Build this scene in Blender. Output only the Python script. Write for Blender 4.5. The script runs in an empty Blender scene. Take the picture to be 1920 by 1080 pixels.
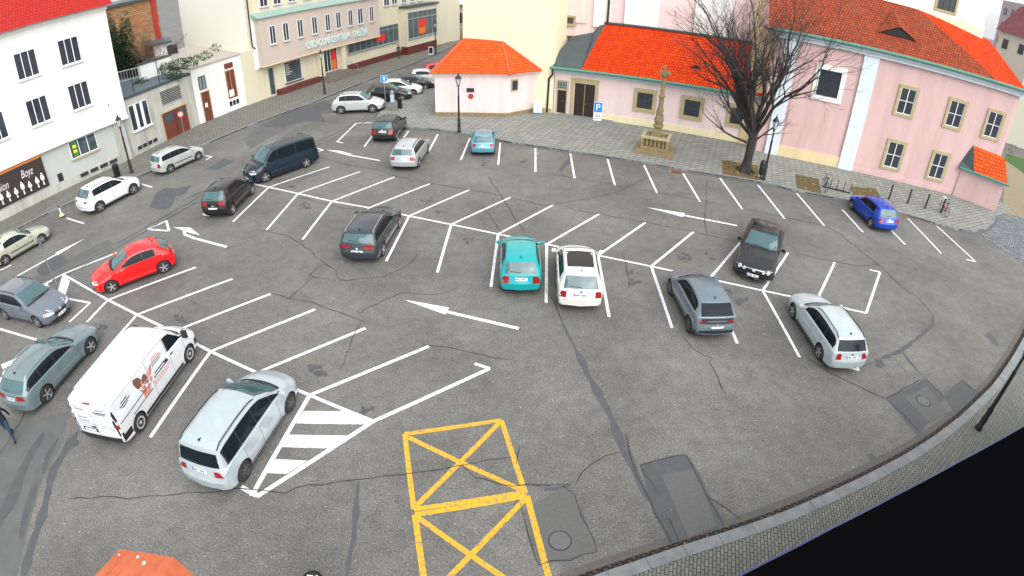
import bpy, bmesh, math, random
from mathutils import Vector, Matrix
from mathutils.bvhtree import BVHTree
R = math.radians
S = bpy.context.scene
C = S.collection

# ------------------------------------------------------------------ camera
# wide-angle surveillance camera on the upper floor of a house, true lens curve (fisheye polynomial)
CF, CK, PITCH, ROLL, CH = 1040.9548, 0.0557, 0.5851, 0.0234, 12.534
cd = bpy.data.cameras.new('camera'); cam = bpy.data.objects.new('camera', cd); C.objects.link(cam)
S.camera = cam
FWD = Vector((0, math.cos(PITCH), -math.sin(PITCH))); _r = Vector((1, 0, 0)); _u = Vector((0, math.sin(PITCH), math.cos(PITCH)))
RGT = math.cos(ROLL)*_r + math.sin(ROLL)*_u; UPV = -math.sin(ROLL)*_r + math.cos(ROLL)*_u
EYE = Vector((0, 0, CH))
cam.matrix_world = Matrix(((RGT.x, UPV.x, -FWD.x, 0), (RGT.y, UPV.y, -FWD.y, 0), (RGT.z, UPV.z, -FWD.z, CH), (0, 0, 0, 1)))
cd.type = 'PANO'; cd.sensor_width = 36; cd.sensor_fit = 'HORIZONTAL'; cd.clip_start = 0.05; cd.clip_end = 2000
cy = cd
cy.panorama_type = 'FISHEYE_LENS_POLYNOMIAL'
cy.fisheye_fov = R(160)
cy.fisheye_polynomial_k0 = 0.0
cy.fisheye_polynomial_k1 = -0.051222179829905304
cy.fisheye_polynomial_k2 = -6.988055244023044e-06
cy.fisheye_polynomial_k3 = 8.764166258757104e-06
cy.fisheye_polynomial_k4 = -1.0153090664771073e-07

def ray(px, py):                                   # direction through a point of the 1920x1080 photograph
    x, y = px-960, 540-py
    rd = math.hypot(x, y)/CF; th = rd
    for _ in range(12): th -= (th+CK*th**3-rd)/(1+3*CK*th*th)
    s = math.sin(th)/max(rd*CF, 1e-9)
    return (x*s*RGT + y*s*UPV + math.cos(th)*FWD).normalized()
def G(px, py, z=0.0):                              # where that ray meets the level z
    d = ray(px, py); return EYE + d*((z-CH)/d.z)

# ------------------------------------------------------------------ world, sun, exposure
SUN_EL, SUN_AZ = R(44), R(152)
w = bpy.data.worlds.new('World'); S.world = w; w.use_nodes = True
nt = w.node_tree; nt.nodes.clear()
sky = nt.nodes.new('ShaderNodeTexSky'); sky.sky_type = 'NISHITA'; sky.sun_disc = False
sky.sun_elevation = SUN_EL; sky.sun_rotation = SUN_AZ; sky.air_density = 1.0; sky.dust_density = 3.0; sky.ozone_density = 1.0
hs = nt.nodes.new('ShaderNodeHueSaturation'); hs.inputs['Saturation'].default_value = 0.22      # an overcast sky is nearly grey
bg = nt.nodes.new('ShaderNodeBackground'); bg.inputs['Strength'].default_value = 0.15
wo = nt.nodes.new('ShaderNodeOutputWorld')
nt.links.new(sky.outputs[0], hs.inputs['Color']); ov = nt.nodes.new('ShaderNodeMix'); ov.data_type = 'RGBA'; ov.inputs[0].default_value = .5; ov.inputs[7].default_value = (5.2, 5.4, 5.6, 1)   # even cloud layer
nt.links.new(hs.outputs[0], ov.inputs[6]); nt.links.new(ov.outputs[2], bg.inputs['Color']); nt.links.new(bg.outputs[0], wo.inputs['Surface'])
sl = bpy.data.lights.new('sun', 'SUN'); sl.energy = 1.5; sl.angle = R(80); sl.color = (1, .97, .93)
so = bpy.data.objects.new('sun', sl); C.objects.link(so)
# direction towards the sun
SD = Vector((math.sin(SUN_AZ)*math.cos(SUN_EL), math.cos(SUN_AZ)*math.cos(SUN_EL), math.sin(SUN_EL)))
so.rotation_euler = SD.to_track_quat('Z', 'Y').to_euler()
S.view_settings.view_transform = 'Standard'; S.view_settings.look = 'None'; S.view_settings.gamma = 1
S.view_settings.exposure = 0.88

# ------------------------------------------------------------------ helpers
def srgb(h):
    h = h.lstrip('#'); v = [int(h[i:i+2], 16)/255 for i in (0, 2, 4)]
    return tuple(((c+.055)/1.055)**2.4 if c > .04045 else c/12.92 for c in v)
def nmat(name):
    m = bpy.data.materials.new(name); m.use_nodes = True; n = m.node_tree.nodes; n.clear()
    o = n.new('ShaderNodeOutputMaterial'); b = n.new('ShaderNodeBsdfPrincipled'); m.node_tree.links.new(b.outputs[0], o.inputs[0])
    return m, m.node_tree, b
def node(t, kind, **kw):
    n = t.nodes.new(kind)
    for k, v in kw.items():
        if k in n.inputs: n.inputs[k].default_value = v
        else: setattr(n, k, v)
    return n
def ramp(t, fac, stops):
    r = t.nodes.new('ShaderNodeValToRGB'); e = r.color_ramp.elements
    while len(e) < len(stops): e.new(0.5)
    for i, (p, c) in enumerate(stops): e[i].position = p; e[i].color = (*c, 1) if len(c) == 3 else c
    t.links.new(fac, r.inputs[0]); return r.outputs[0]
def mix(t, a, b, fac, mode='MIX'):
    m = t.nodes.new('ShaderNodeMix'); m.data_type = 'RGBA'; m.blend_type = mode
    for v, i in ((fac, 0), (a, 6), (b, 7)):
        if isinstance(v, (int, float)): m.inputs[i].default_value = v
        elif isinstance(v, tuple): m.inputs[i].default_value = (*v, 1)
        else: t.links.new(v, m.inputs[i])
    return m.outputs[2]
def coord(t, uv=False, rot=0, scale=1):
    c = t.nodes.new('ShaderNodeTexCoord'); m = t.nodes.new('ShaderNodeMapping')
    m.inputs['Rotation'].default_value = (0, 0, rot); m.inputs['Scale'].default_value = (scale,)*3
    t.links.new(c.outputs['UV' if uv else 'Object'], m.inputs[0]); return m.outputs[0]
def noise(t, vec, scale, detail=4, rough=.6):
    n = node(t, 'ShaderNodeTexNoise', Scale=scale, Detail=detail, Roughness=rough); t.links.new(vec, n.inputs['Vector']); return n.outputs[0]
def bump(t, b, h, strength=.3, dist=.02):
    n = node(t, 'ShaderNodeBump', Strength=strength, Distance=dist); t.links.new(h, n.inputs['Height']); t.links.new(n.outputs[0], b.inputs['Normal'])
def sc(c, k): return tuple(min(1, x*k) for x in c)

def plain(name, col, rough=.6, metal=0, var=.12, vs=6, coat=0, spec=.5, em=0):
    if isinstance(col, str): col = srgb(col)
    m, t, b = nmat(name)
    v = coord(t); f = noise(t, v, vs, 5)
    t.links.new(mix(t, sc(col, 1-var), sc(col, 1+var), f), b.inputs['Base Color'])
    b.inputs['Roughness'].default_value = rough; b.inputs['Metallic'].default_value = metal
    b.inputs['Coat Weight'].default_value = coat; b.inputs['Coat Roughness'].default_value = .08
    b.inputs['Specular IOR Level'].default_value = spec
    m.diffuse_color = (*col, 1); return m
def plaster(name, col, stain=None, amount=.35, base=None, vs=1.1):
    m, t, b = nmat(name); v = coord(t)
    col = srgb(col) if isinstance(col, str) else col
    st = srgb(stain) if stain else sc(col, .72)
    mp = t.nodes.new('ShaderNodeMapping'); mp.inputs['Scale'].default_value = (1, 1, .16); t.links.new(v, mp.inputs[0])
    f = ramp(t, noise(t, mp.outputs[0], vs, 8, .65), [(.42, (0, 0, 0)), (.75, (1, 1, 1))])
    c = mix(t, col, st, 0.5)
    mm = t.nodes.new('ShaderNodeMath'); mm.operation = 'MULTIPLY'; mm.inputs[1].default_value = amount; t.links.new(f, mm.inputs[0])
    c = mix(t, col, st, mm.outputs[0])
    c = mix(t, c, (.5, .5, .5), 0.0)
    g = noise(t, v, 18, 3); c = mix(t, c, mix(t, sc(col, .85), sc(col, 1.1), g), .3)
    t.links.new(c, b.inputs['Base Color']); b.inputs['Roughness'].default_value = .9
    bump(t, b, noise(t, v, 40, 3), .25, .01); return m
def brickmat(name, c1, c2, mortar, bw, bh, ms, rot=0, uv=False, rough=.85, offs=.5, var=.4, bstr=.5, big=None, spec=.5):
    m, t, b = nmat(name); v = coord(t, uv, rot)
    c1, c2, mortar = [srgb(c) if isinstance(c, str) else c for c in (c1, c2, mortar)]
    k = node(t, 'ShaderNodeTexBrick', Scale=1.0); k.inputs['Brick Width'].default_value = bw; k.inputs['Row Height'].default_value = bh
    k.inputs['Mortar Size'].default_value = ms; k.inputs['Mortar Smooth'].default_value = .2; k.offset = offs
    k.inputs['Color1'].default_value = (*c1, 1); k.inputs['Color2'].default_value = (*c2, 1); k.inputs['Mortar'].default_value = (*mortar, 1)
    t.links.new(v, k.inputs['Vector'])
    n1 = noise(t, v, .8, 6); n2 = noise(t, v, 14, 3)
    c = mix(t, k.outputs[0], mix(t, (.45, .45, .45), (1, 1, 1), n1), var, 'MULTIPLY')
    c = mix(t, c, mix(t, (.6, .6, .6), (1, 1, 1), n2), .35, 'MULTIPLY')
    if big: c = mix(t, c, srgb(big), ramp(t, noise(t, v, .35, 6), [(.5, (0, 0, 0)), (.75, (.6, .6, .6))]))
    t.links.new(c, b.inputs['Base Color']); b.inputs['Roughness'].default_value = rough; b.inputs['Specular IOR Level'].default_value = spec
    bump(t, b, k.outputs[1], -bstr, .015); return m

class MB:
    def __init__(s): s.v = []; s.f = []; s.m = []
    def add(s, vs, fs, m=0):
        o = len(s.v); s.v += [tuple(v) for v in vs]; s.f += [tuple(i+o for i in f) for f in fs]; s.m += [m]*len(fs); return s
    def box(s, x0, y0, z0, x1, y1, z1, m=0):
        return s.add([(x0,y0,z0),(x1,y0,z0),(x1,y1,z0),(x0,y1,z0),(x0,y0,z1),(x1,y0,z1),(x1,y1,z1),(x0,y1,z1)],
                     [(3,2,1,0),(4,5,6,7),(0,1,5,4),(1,2,6,5),(2,3,7,6),(3,0,4,7)], m)
    def obox(s, c, ax, ay, az, m=0):                    # centre and three half axes
        c, ax, ay, az = map(Vector, (c, ax, ay, az)); P = [c+i*ax+j*ay+k*az for k in (-1, 1) for i, j in ((-1,-1),(1,-1),(1,1),(-1,1))]
        return s.add(P, [(3,2,1,0),(4,5,6,7),(0,1,5,4),(1,2,6,5),(2,3,7,6),(3,0,4,7)], m)
    def prism(s, poly, z0, z1, m=0):
        a = sum(poly[i][0]*poly[(i+1)%len(poly)][1]-poly[(i+1)%len(poly)][0]*poly[i][1] for i in range(len(poly)))
        if a < 0: poly = poly[::-1]
        n = len(poly); V = [(p[0], p[1], z0) for p in poly]+[(p[0], p[1], z1) for p in poly]
        return s.add(V, [tuple(range(n))[::-1], tuple(range(n, 2*n))]+[(i, (i+1)%n, (i+1)%n+n, i+n) for i in range(n)], m)
    def hull(s, V, F, m=0): return s.add(V, F, m)
    def tube(s, pts, rad, n=8, m=0, cap=True):
        pts = [Vector(p) for p in pts]; o = len(s.v); k = len(pts)
        if not isinstance(rad, (list, tuple)): rad = [rad]*k
        prev = None
        for i, p in enumerate(pts):
            d = (pts[min(i+1, k-1)]-pts[max(i-1, 0)]).normalized()
            a = prev if prev is not None else (Vector((0, 0, 1)) if abs(d.z) < .9 else Vector((1, 0, 0)))
            a = (a-d*a.dot(d)); a = a.normalized() if a.length > 1e-6 else Vector((1, 0, 0)); prev = a; b = d.cross(a)
            for j in range(n):
                t = 2*math.pi*j/n; q = p+(a*math.cos(t)+b*math.sin(t))*rad[i]; s.v.append(tuple(q))
        for i in range(k-1):
            for j in range(n):
                s.f.append((o+i*n+j, o+i*n+(j+1)%n, o+(i+1)*n+(j+1)%n, o+(i+1)*n+j)); s.m.append(m)
        if cap:
            s.f.append(tuple(o+j for j in range(n))[::-1]); s.f.append(tuple(o+(k-1)*n+j for j in range(n))); s.m += [m, m]
        return s
    def lathe(s, prof, n=16, c=(0, 0, 0), m=0, axis='z', sq=False):
        o = len(s.v); off = math.pi/n if sq else 0
        for r, z in prof:
            for j in range(n):
                t = 2*math.pi*j/n+off; x, y = r*math.cos(t), r*math.sin(t)
                s.v.append((c[0]+x, c[1]+y, c[2]+z) if axis == 'z' else (c[0]+x, c[1]+z, c[2]+y))
        for i in range(len(prof)-1):
            for j in range(n):
                f = (o+i*n+j, o+i*n+(j+1)%n, o+(i+1)*n+(j+1)%n, o+(i+1)*n+j)
                s.f.append(f if axis == 'z' else f[::-1]); s.m.append(m)
        a = tuple(o+j for j in range(n)); b = tuple(o+(len(prof)-1)*n+j for j in range(n))
        s.f += [a[::-1], b] if axis == 'z' else [a, b[::-1]]; s.m += [m, m]
        return s
    def build(s, name, mats, parent=None, smooth=False, bevel=0, loc=None, ang=40, label=None):
        me = bpy.data.meshes.new(name); me.from_pydata(s.v, [], s.f)
        for m in (mats if isinstance(mats, (list, tuple)) else [mats]): me.materials.append(m)
        me.polygons.foreach_set('material_index', s.m)
        uvs(me)
        o = bpy.data.objects.new(name, me); C.objects.link(o)
        if smooth:
            me.polygons.foreach_set('use_smooth', [True]*len(me.polygons))
            try: me.set_sharp_from_angle(angle=R(ang))
            except Exception: pass
        if bevel:
            b = o.modifiers.new('bevel', 'BEVEL'); b.width = bevel; b.segments = 2; b.limit_method = 'ANGLE'; b.angle_limit = R(35)
        if parent: o.parent = parent
        if loc is not None: o.location = loc
        if label: o['label'] = label
        return o
def uvs(me):
    if not len(me.polygons): return
    uv = me.uv_layers.new(name='UVMap').data
    for p in me.polygons:
        n = p.normal; t = Vector((-n.y, n.x, 0)); t = t.normalized() if t.length > .05 else Vector((1, 0, 0)); b = n.cross(t)
        for li in p.loop_indices:
            c = me.vertices[me.loops[li].vertex_index].co; uv[li].uv = (c.dot(t), c.dot(b))
def empty(name, loc=(0, 0, 0), rz=0):
    o = bpy.data.objects.new(name, None); C.objects.link(o); o.location = loc; o.rotation_euler = (0, 0, rz); o.empty_display_size = .3; return o
def tag(o, label=None, cat=None, group=None, kind=None):
    if label: o['label'] = label
    if cat: o['category'] = cat
    if group: o['group'] = group
    if kind: o['kind'] = kind
    return o
def copy_tree(o, parent=None):
    c = o.copy(); C.objects.link(c); c.parent = parent
    for ch in [x for x in KIDS.get(o.name, [])] or list(o.children): copy_tree(ch, c)
    return c
KIDS = {}
def text_mesh(name, body, size, mat, parent, loc, rot, depth=.02, align='LEFT', shear=0, sx=1, bold=0):
    cu = bpy.data.curves.new(name, 'FONT'); cu.body = body; cu.size = size; cu.extrude = depth; cu.align_x = align; cu.shear = shear; cu.offset = bold
    t = bpy.data.objects.new(name, cu); C.objects.link(t)
    me = bpy.data.meshes.new_from_object(t.evaluated_get(bpy.context.evaluated_depsgraph_get())); me.name = name
    bpy.data.objects.remove(t); o = bpy.data.objects.new(name, me); C.objects.link(o)
    me.materials.clear(); me.materials.append(mat); o.parent = parent; o.location = loc; o.rotation_euler = rot; o.scale = (sx, 1, 1); return o
# ------------------------------------------------------------------ ground
def asphalt(name, dark=1.0):
    m, t, b = nmat(name); v = coord(t)
    n1 = noise(t, v, .22, 7, .6); n2 = noise(t, v, 2.2, 6, .7); n3 = noise(t, v, 24, 4, .8)
    vo = node(t, 'ShaderNodeTexVoronoi', Scale=26.0); t.links.new(v, vo.inputs['Vector'])
    c = ramp(t, n1, [(.32, sc((.102, .100, .094), dark)), (.5, sc((.136, .133, .125), dark)), (.68, sc((.172, .169, .159), dark))])
    c = mix(t, c, ramp(t, n2, [(.3, (.60, .60, .61)), (.65, (1.15, 1.15, 1.13))]), .6, 'MULTIPLY')
    c = mix(t, c, ramp(t, n3, [(.33, (.38, .38, .38)), (.5, (1, 1, 1)), (.70, (1.9, 1.9, 1.85))]), .75, 'MULTIPLY')
    c = mix(t, c, (.5, .5, .47), ramp(t, vo.outputs['Color'], [(.90, (0, 0, 0)), (.96, (.35, .35, .35))]))
    n5 = noise(t, v, 17, 3, .9); c = mix(t, c, ramp(t, n5, [(.38, (.58, .58, .58)), (.5, (1, 1, 1)), (.62, (1.5, 1.5, 1.45))]), .7, 'MULTIPLY')
    n4 = noise(t, v, .9, 5, .8); c = mix(t, c, (.05, .05, .052), ramp(t, n4, [(.58, (0, 0, 0)), (.72, (.45, .45, .45))]))
    t.links.new(c, b.inputs['Base Color']); b.inputs['Roughness'].default_value = .72
    bump(t, b, n3, .5, .01); return m
M = {}
M['asphalt'] = asphalt('asphalt')
M['patch'] = plain('fresh_asphalt', (.06, .063, .066), .8, var=.35, vs=9)
M['patch2'] = plain('grey_asphalt_patch', (.108, .108, .105), .85, var=.3, vs=14)
M['crack'] = plain('crack_tar', (.034, .032, .030), .8, var=.3)
M['tar'] = plain('tar_seal', (.074, .079, .083), .7, var=.35, vs=2.5)
def paint(name, col, wear=.35):
    m, t, b = nmat(name); v = coord(t)
    f = ramp(t, noise(t, v, 9, 8, .85), [(.48, (0, 0, 0)), (.62, (wear,)*3)])
    t.links.new(mix(t, col, (.16, .15, .14), f), b.inputs['Base Color']); b.inputs['Roughness'].default_value = .6; return m
M['white_paint'] = paint('road_paint_white', (.84, .84, .87), .8)
M['yellow_paint'] = paint('road_paint_yellow', (.72, .385, .0), 1.0)
M['paver'] = brickmat('grey_pavers', (.33, .34, .305), (.25, .258, .235), (.11, .115, .10), .62, .34, .03, rot=R(-20), bstr=.4)
M['paver_left'] = brickmat('worn_pavers', (.215, .21, .18), (.165, .162, .142), (.085, .083, .072), .5, .3, .022, rot=R(66), bstr=.4, big='#6f6c62')
M['paver_near'] = brickmat('concrete_pavers', (.25, .252, .225), (.19, .192, .17), (.035, .033, .028), .2, .1, .011, rot=R(104), bstr=.8)
M['kerb'] = plain('granite_kerb', (.20, .215, .22), .8, var=.45, vs=3)
M['setts'] = brickmat('granite_setts', (.30, .34, .36), (.15, .18, .20), (.07, .08, .08), .34, .24, .04, rot=R(50), bstr=.9)
M['gravel'] = plain('brown_gravel', (.24, .20, .13), .95, var=.4, vs=5)
M['grass'] = plain('lawn', (.045, .11, .018), .95, var=.5, vs=12)
M['leaf_soil'] = None
m_, t_, b_ = nmat('soil_under_leaves'); v_ = coord(t_)
t_.links.new(ramp(t_, noise(t_, v_, 6, 6, .8), [(.38, (.05, .09, .02)), (.5, (.09, .075, .035)), (.64, (.17, .075, .03)), (.78, (.24, .12, .05))]), b_.inputs['Base Color'])
b_.inputs['Roughness'].default_value = .95; M['leaf_soil'] = m_

g = MB(); g.add([(-900, -60, 0), (900, -60, 0), (900, 900, 0), (-900, 900, 0)], [(0, 1, 2, 3)])
tag(g.build('ground', M['asphalt']), 'grey weathered asphalt surface of the square and its streets', kind='structure')

def P2(l, z=0): return [G(x, y, z).xy for x, y in l]
FAR = [(862,251),(880,254),(960,269),(1067,285),(1210,307),(1280,320),(1440,346),(1490,359),(1585,377),(1690,402),(1752,420),(1790,431),(1825,436),(1850,430),(1864,418),(1868,405)]
LEFT = [(-80,498),(0,448),(60,417),(100,397),(155,372),(262,332),(290,320),(385,272),(480,232),(570,200),(600,188),(690,152),(770,122),(830,97),(862,80)]
NEAR = [(1060,1100),(1110,1080),(1200,1050),(1280,1023),(1440,972),(1600,903),(1680,862),(1740,826),(1800,780),(1860,722),(1895,672),(1920,628),(1945,570)]
def offset(pl, d):
    out = []
    for i, p in enumerate(pl):
        a = Vector(pl[max(i-1, 0)]); b = Vector(pl[min(i+1, len(pl)-1)]); t = (b-a).normalized(); out.append(Vector(p)+Vector((-t.y, t.x))*d)
    return out
def sheet(name, poly, z0, z1, mat, label):
    b = MB().prism([tuple(p) for p in poly], z0, z1); o = b.build(name, mat); 
    return tag(o, label, kind='structure')
def strip_solid(name, pl, w, z0, z1, mat, label, joints=0, seed=1):
    # kerb of separate stones laid end to end, one mesh (pattern of the kerb)
    a = [Vector(p) for p in pl]; b = offset(a, w); mb = MB(); rnd = random.Random(seed)
    L = [0]
    for i in range(len(a)-1): L.append(L[-1]+(a[i+1]-a[i]).length)
    def at(l, arr):
        for i in range(len(a)-1):
            if l <= L[i+1] or i == len(a)-2:
                f = (l-L[i])/max(L[i+1]-L[i], 1e-6); return arr[i].lerp(arr[i+1], f)
    s = 0
    while s < L[-1]-.05:
        e = min(s+(joints or 5), L[-1]); gp = .012 if joints else 0; dz = rnd.uniform(-.006, .006) if joints else 0
        k = max(1, int((e-s)/.6)); pts = [s+(e-s-gp)*i/k for i in range(k+1)]
        poly = [at(q, a) for q in pts]+[at(q, b) for q in reversed(pts)]
        mb.prism([tuple(p) for p in poly], z0, z1+dz); s = e
    return tag(mb.build(name, mat), label, kind='structure')

far = P2(FAR); left = P2(LEFT); near = P2(NEAR)
# church pavement: outer edge far[], from the parked cars round to the cobbled lane, back under the buildings
head = P2([(860,120),(826,148),(770,176),(730,196),(716,208),(706,222),(712,234),(735,237),(765,241),(800,243),(835,246)])
pv = head+far+[Vector((39, 31.5)), Vector((39, 60)), Vector((-5, 70))]
sheet('church_pavement', [tuple(p) for p in pv], -.05, .115, M['paver'], 'grey slab pavement in front of the pink church')
strip_solid('church_kerb', head+far, .16, -.05, .125, M['kerb'], 'granite kerb along the church pavement', 1.0)
strip_solid('church_gutter', offset(head+far, -.30), .30, -.05, .008, M['patch2'], 'pale gutter strip below the church kerb', 1.2)
lp = left+[Vector((-30, 95)), Vector((-60, 40)), Vector((-60, 10))]
sheet('left_pavement', [tuple(p) for p in lp], -.05, .115, M['paver_left'], 'worn slab pavement in front of the shops on the left')
strip_solid('left_kerb', left, .18, -.05, .125, M['kerb'], 'granite kerb of the pavement on the left', 1.0)
nl = near+[Vector((60, 30)), Vector((60, -20)), Vector((-3, -20)), Vector((-1, 4.6))]
sheet('near_pavement', [tuple(p) for p in offset(near, -.36)]+[tuple(p) for p in nl[len(near):]], -.05, .115, M['paver_near'], 'small grey paver pavement below the camera at lower right')
strip_solid('near_kerb', offset(near, -.38), .34, -.05, .13, M['kerb'], 'wide bluish granite kerb at lower right', 1.05, 5)
M['gutter'] = brickmat('dark_setts', (.10, .07, .05), (.06, .045, .035), (.012, .01, .009), .16, .12, .03, rot=R(15), bstr=.8)
strip_solid('near_gutter', offset(near, -.04), .19, -.05, .006, M['gutter'], 'row of dark gutter setts with leaves along the near kerb')
# reddish dirt band next to the gutter
M['dirt'] = plain('dirty_asphalt', (.105, .096, .087), .9, var=.4, vs=8)
strip_solid('gutter_dirt', offset(near, .15), .22, -.05, .0035, M['dirt'], 'brownish dirt washed up beside the near gutter')
sheet('cobbled_lane', P2([(1838,440),(1868,462),(1960,520),(2100,520),(2100,300),(1900,330),(1872,398),(1868,420),(1855,433)]), -.05, .012, M['setts'], 'bluish cobbled lane at the right beyond the church corner')
sheet('gravel_path', P2([(1878,400),(1905,405),(1960,425),(2010,380),(1915,300),(1886,300)]), -.05, .03, M['gravel'], 'brown gravel patch behind the church corner')
sheet('lawn', P2([(1884,300),(1888,290),(1912,296),(2010,330),(2010,350),(1925,330),(1915,322)]), -.05, .06, M['grass'], 'bright green lawn strip behind the church')

# ------------------------------------------------------------------ painted markings, 4 mm sheets
def line_quad(mb, a, b, w, z=.004, t=.003):
    a, b = Vector(a), Vector(b); d = (b-a); n = Vector((-d.y, d.x)).normalized()*w/2
    mb.prism([tuple(a+n), tuple(b+n), tuple(b-n), tuple(a-n)], z-.003, z)
WL = MB(); YL = MB(); lift = [0]
def wl(*pts, w=.125, mb=None, c=WL):
    p = P2(pts)
    for i in range(len(p)-1):
        lift[0] = (lift[0]+1) % 17; line_quad(c if mb is None else mb, p[i], p[i+1], w, .004+lift[0]*.00031)
J0 = [(504,351),(559,363),(622.5,377.5),(692.5,389.5),(767.5,405),(846,421),(934,439),(1025,458),(1121,479),(1221,499.5),(1330,523),(1430,545),(1530,566),(1624,587)]
U0 = [(617.5,313),(675,322),(739.5,332),(806,344.5),(880,356),(957.5,370),(1037,384.5),(1124,401),(1210,417.5),(1300,435),(1387.5,455),(1477.5,474),(1565,492),(1650,510)]
L0 = [(437,416),(500,431),(567.5,449),(641,467),(724,490),(820,511),(920.5,538),(1024,567.5),(1142,594),(1260,615),(1382.5,644),(1499,669.5),(1610,694)]
wl((472,344), *J0)
for a, b in zip(J0, U0): wl(a, b)
for a, b in zip(J0, L0): wl(a, b)
wl((1650,510),(1631,506)); wl((1610,694),(1590,689)); wl((381,402),(389,395)); wl((381,402),(392,405))
J1 = [(118,514),(202.5,562.5),(257,590),(325,622),(395,659),(482,699),(581,741),(700,790)]
U1 = [(219,474),(367.5,501),(436,523),(507.5,551),(591,580),(685,615.5),(804,649.5),(918,691)]
D1 = {1: (163,604), 2: (140,728), 3: (200,800), 4: (282,820)}
wl(*J1)
for a, b in zip(J1, U1): wl(a, b, w=.14)
for i, b in D1.items(): wl(J1[i], b, w=.14)
wl((581,741),(472,930), w=.15); wl((700,790),(482,931), w=.15); wl((918,691),(890,682)); wl((452,913),(484,930), w=.15)
for a, b in (((1004,276),(1004,322)),((1069,286),(1077.5,334.5)),((1139,298),(1153,347.5)),((1207.5,309.5),(1232,362)),((1281,325.5),(1312.5,378)),((1350,334),(1392,392.5)),((1421,347),(1471,410)),
             ((1492,360.5),(1546,424)),((1579,393),(1618,435.5)),((1655,416),(1697.5,459)),((1702.5,410),(1765,475.5)),((1754,422),(1829,490.5)),((1829,490.5),(1812,487)),
             ((881,259),(864,300)),((938,268),(934,309)),((821,252),(804,284)),((766,246),(750,268)),((699,253),(683,275)),((697,230),(668,231)),((668,231),(632,266)),((632,266),(643,268)),
             ((125,409),(157,419)),((265,345),(285,351)),((381,291),(397,294)),((397,294),(386,300)),((0,506),(5,505)),((5,505),(21,497)),((592,277),(606,282)),((606,282),(594,284)),
             ((121,559),(169,568)),((169,568),(130,604)),((0,617),(68,637)),((620,213.5),(640,214))):
    wl(a, b)
def wp(pts, z=.0045, c=WL, w=None):
    c.prism([tuple(q) for q in P2(pts)], z-.004, z)
# hatched island end, arrows, give-way triangle
wp([(569,771),(652,771),(700,787),(690,796),(555,794)], .0101); wp([(535,815),(655,817),(615,841),(522,838)], .0101); wp([(517,861),(577,864),(537,889),(500,887)], .0101)
wp([(757,562),(842,577),(835,590)], .009); wl((836,584),(973,616), w=.16)
wp([(1214,389),(1284,400),(1280,407)], .009); wl((1278,403),(1382,423), w=.17)
wp([(325,426),(357,427),(375,441),(357,437)], .009); wl((345,432),(347,440),(365,447),(425,463), w=.17)
wp([(611,281),(638,283),(662,290),(640,288)], .009); wl((632,285),(650,290),(712,301), w=.16)
wp([(158,448),(107,479),(104,474)], .009); wl((106,477),(28,520), w=.15)
wl((277,430),(312,414),(317,433),(277,430), w=.14)
wp([(118,514),(131,527),(122,556),(108,547)], .0095); wp([(79,533),(98,524),(94,536),(86,545)], .0095); wl((86,530),(118,514))
wp([(2,684),(37,669),(32,680),(5,692)], .0095); wp([(-8,712),(17,702),(15,712),(-8,722)], .0095)
tag(WL.build('white_road_markings', M['white_paint']), 'white painted bay lines, arrows and hatching on the asphalt', kind='structure')
def yl(*p): wl(*p, w=.15, c=YL)
yl((758,814),(940,788)); yl((759,814),(776,955)); yl((940,788),(985,925)); yl((776,955),(983,923)); yl((778,965),(988,930))
yl((764,819),(981,920)); yl((937,792),(779,950)); yl((778,965),(794,1079)); yl((988,930),(1028,1079))
q = P2([(778,965),(794,1079),(988,930),(1028,1079)]); e1 = q[0]+(q[1]-q[0])*1.35; e2 = q[2]+(q[3]-q[2])*1.42
line_quad(YL, q[0], e1, .165, .009); line_quad(YL, q[2], e2, .165, .009); line_quad(YL, e1, e2, .165, .0082)
q2 = P2([(986,934),(782,969)]); line_quad(YL, q2[0], e1, .15, .0076); line_quad(YL, q2[1], e2, .15, .0088)
tag(YL.build('yellow_road_markings', M['yellow_paint']), 'two yellow painted crossed boxes on the asphalt below the camera', kind='structure')

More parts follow.
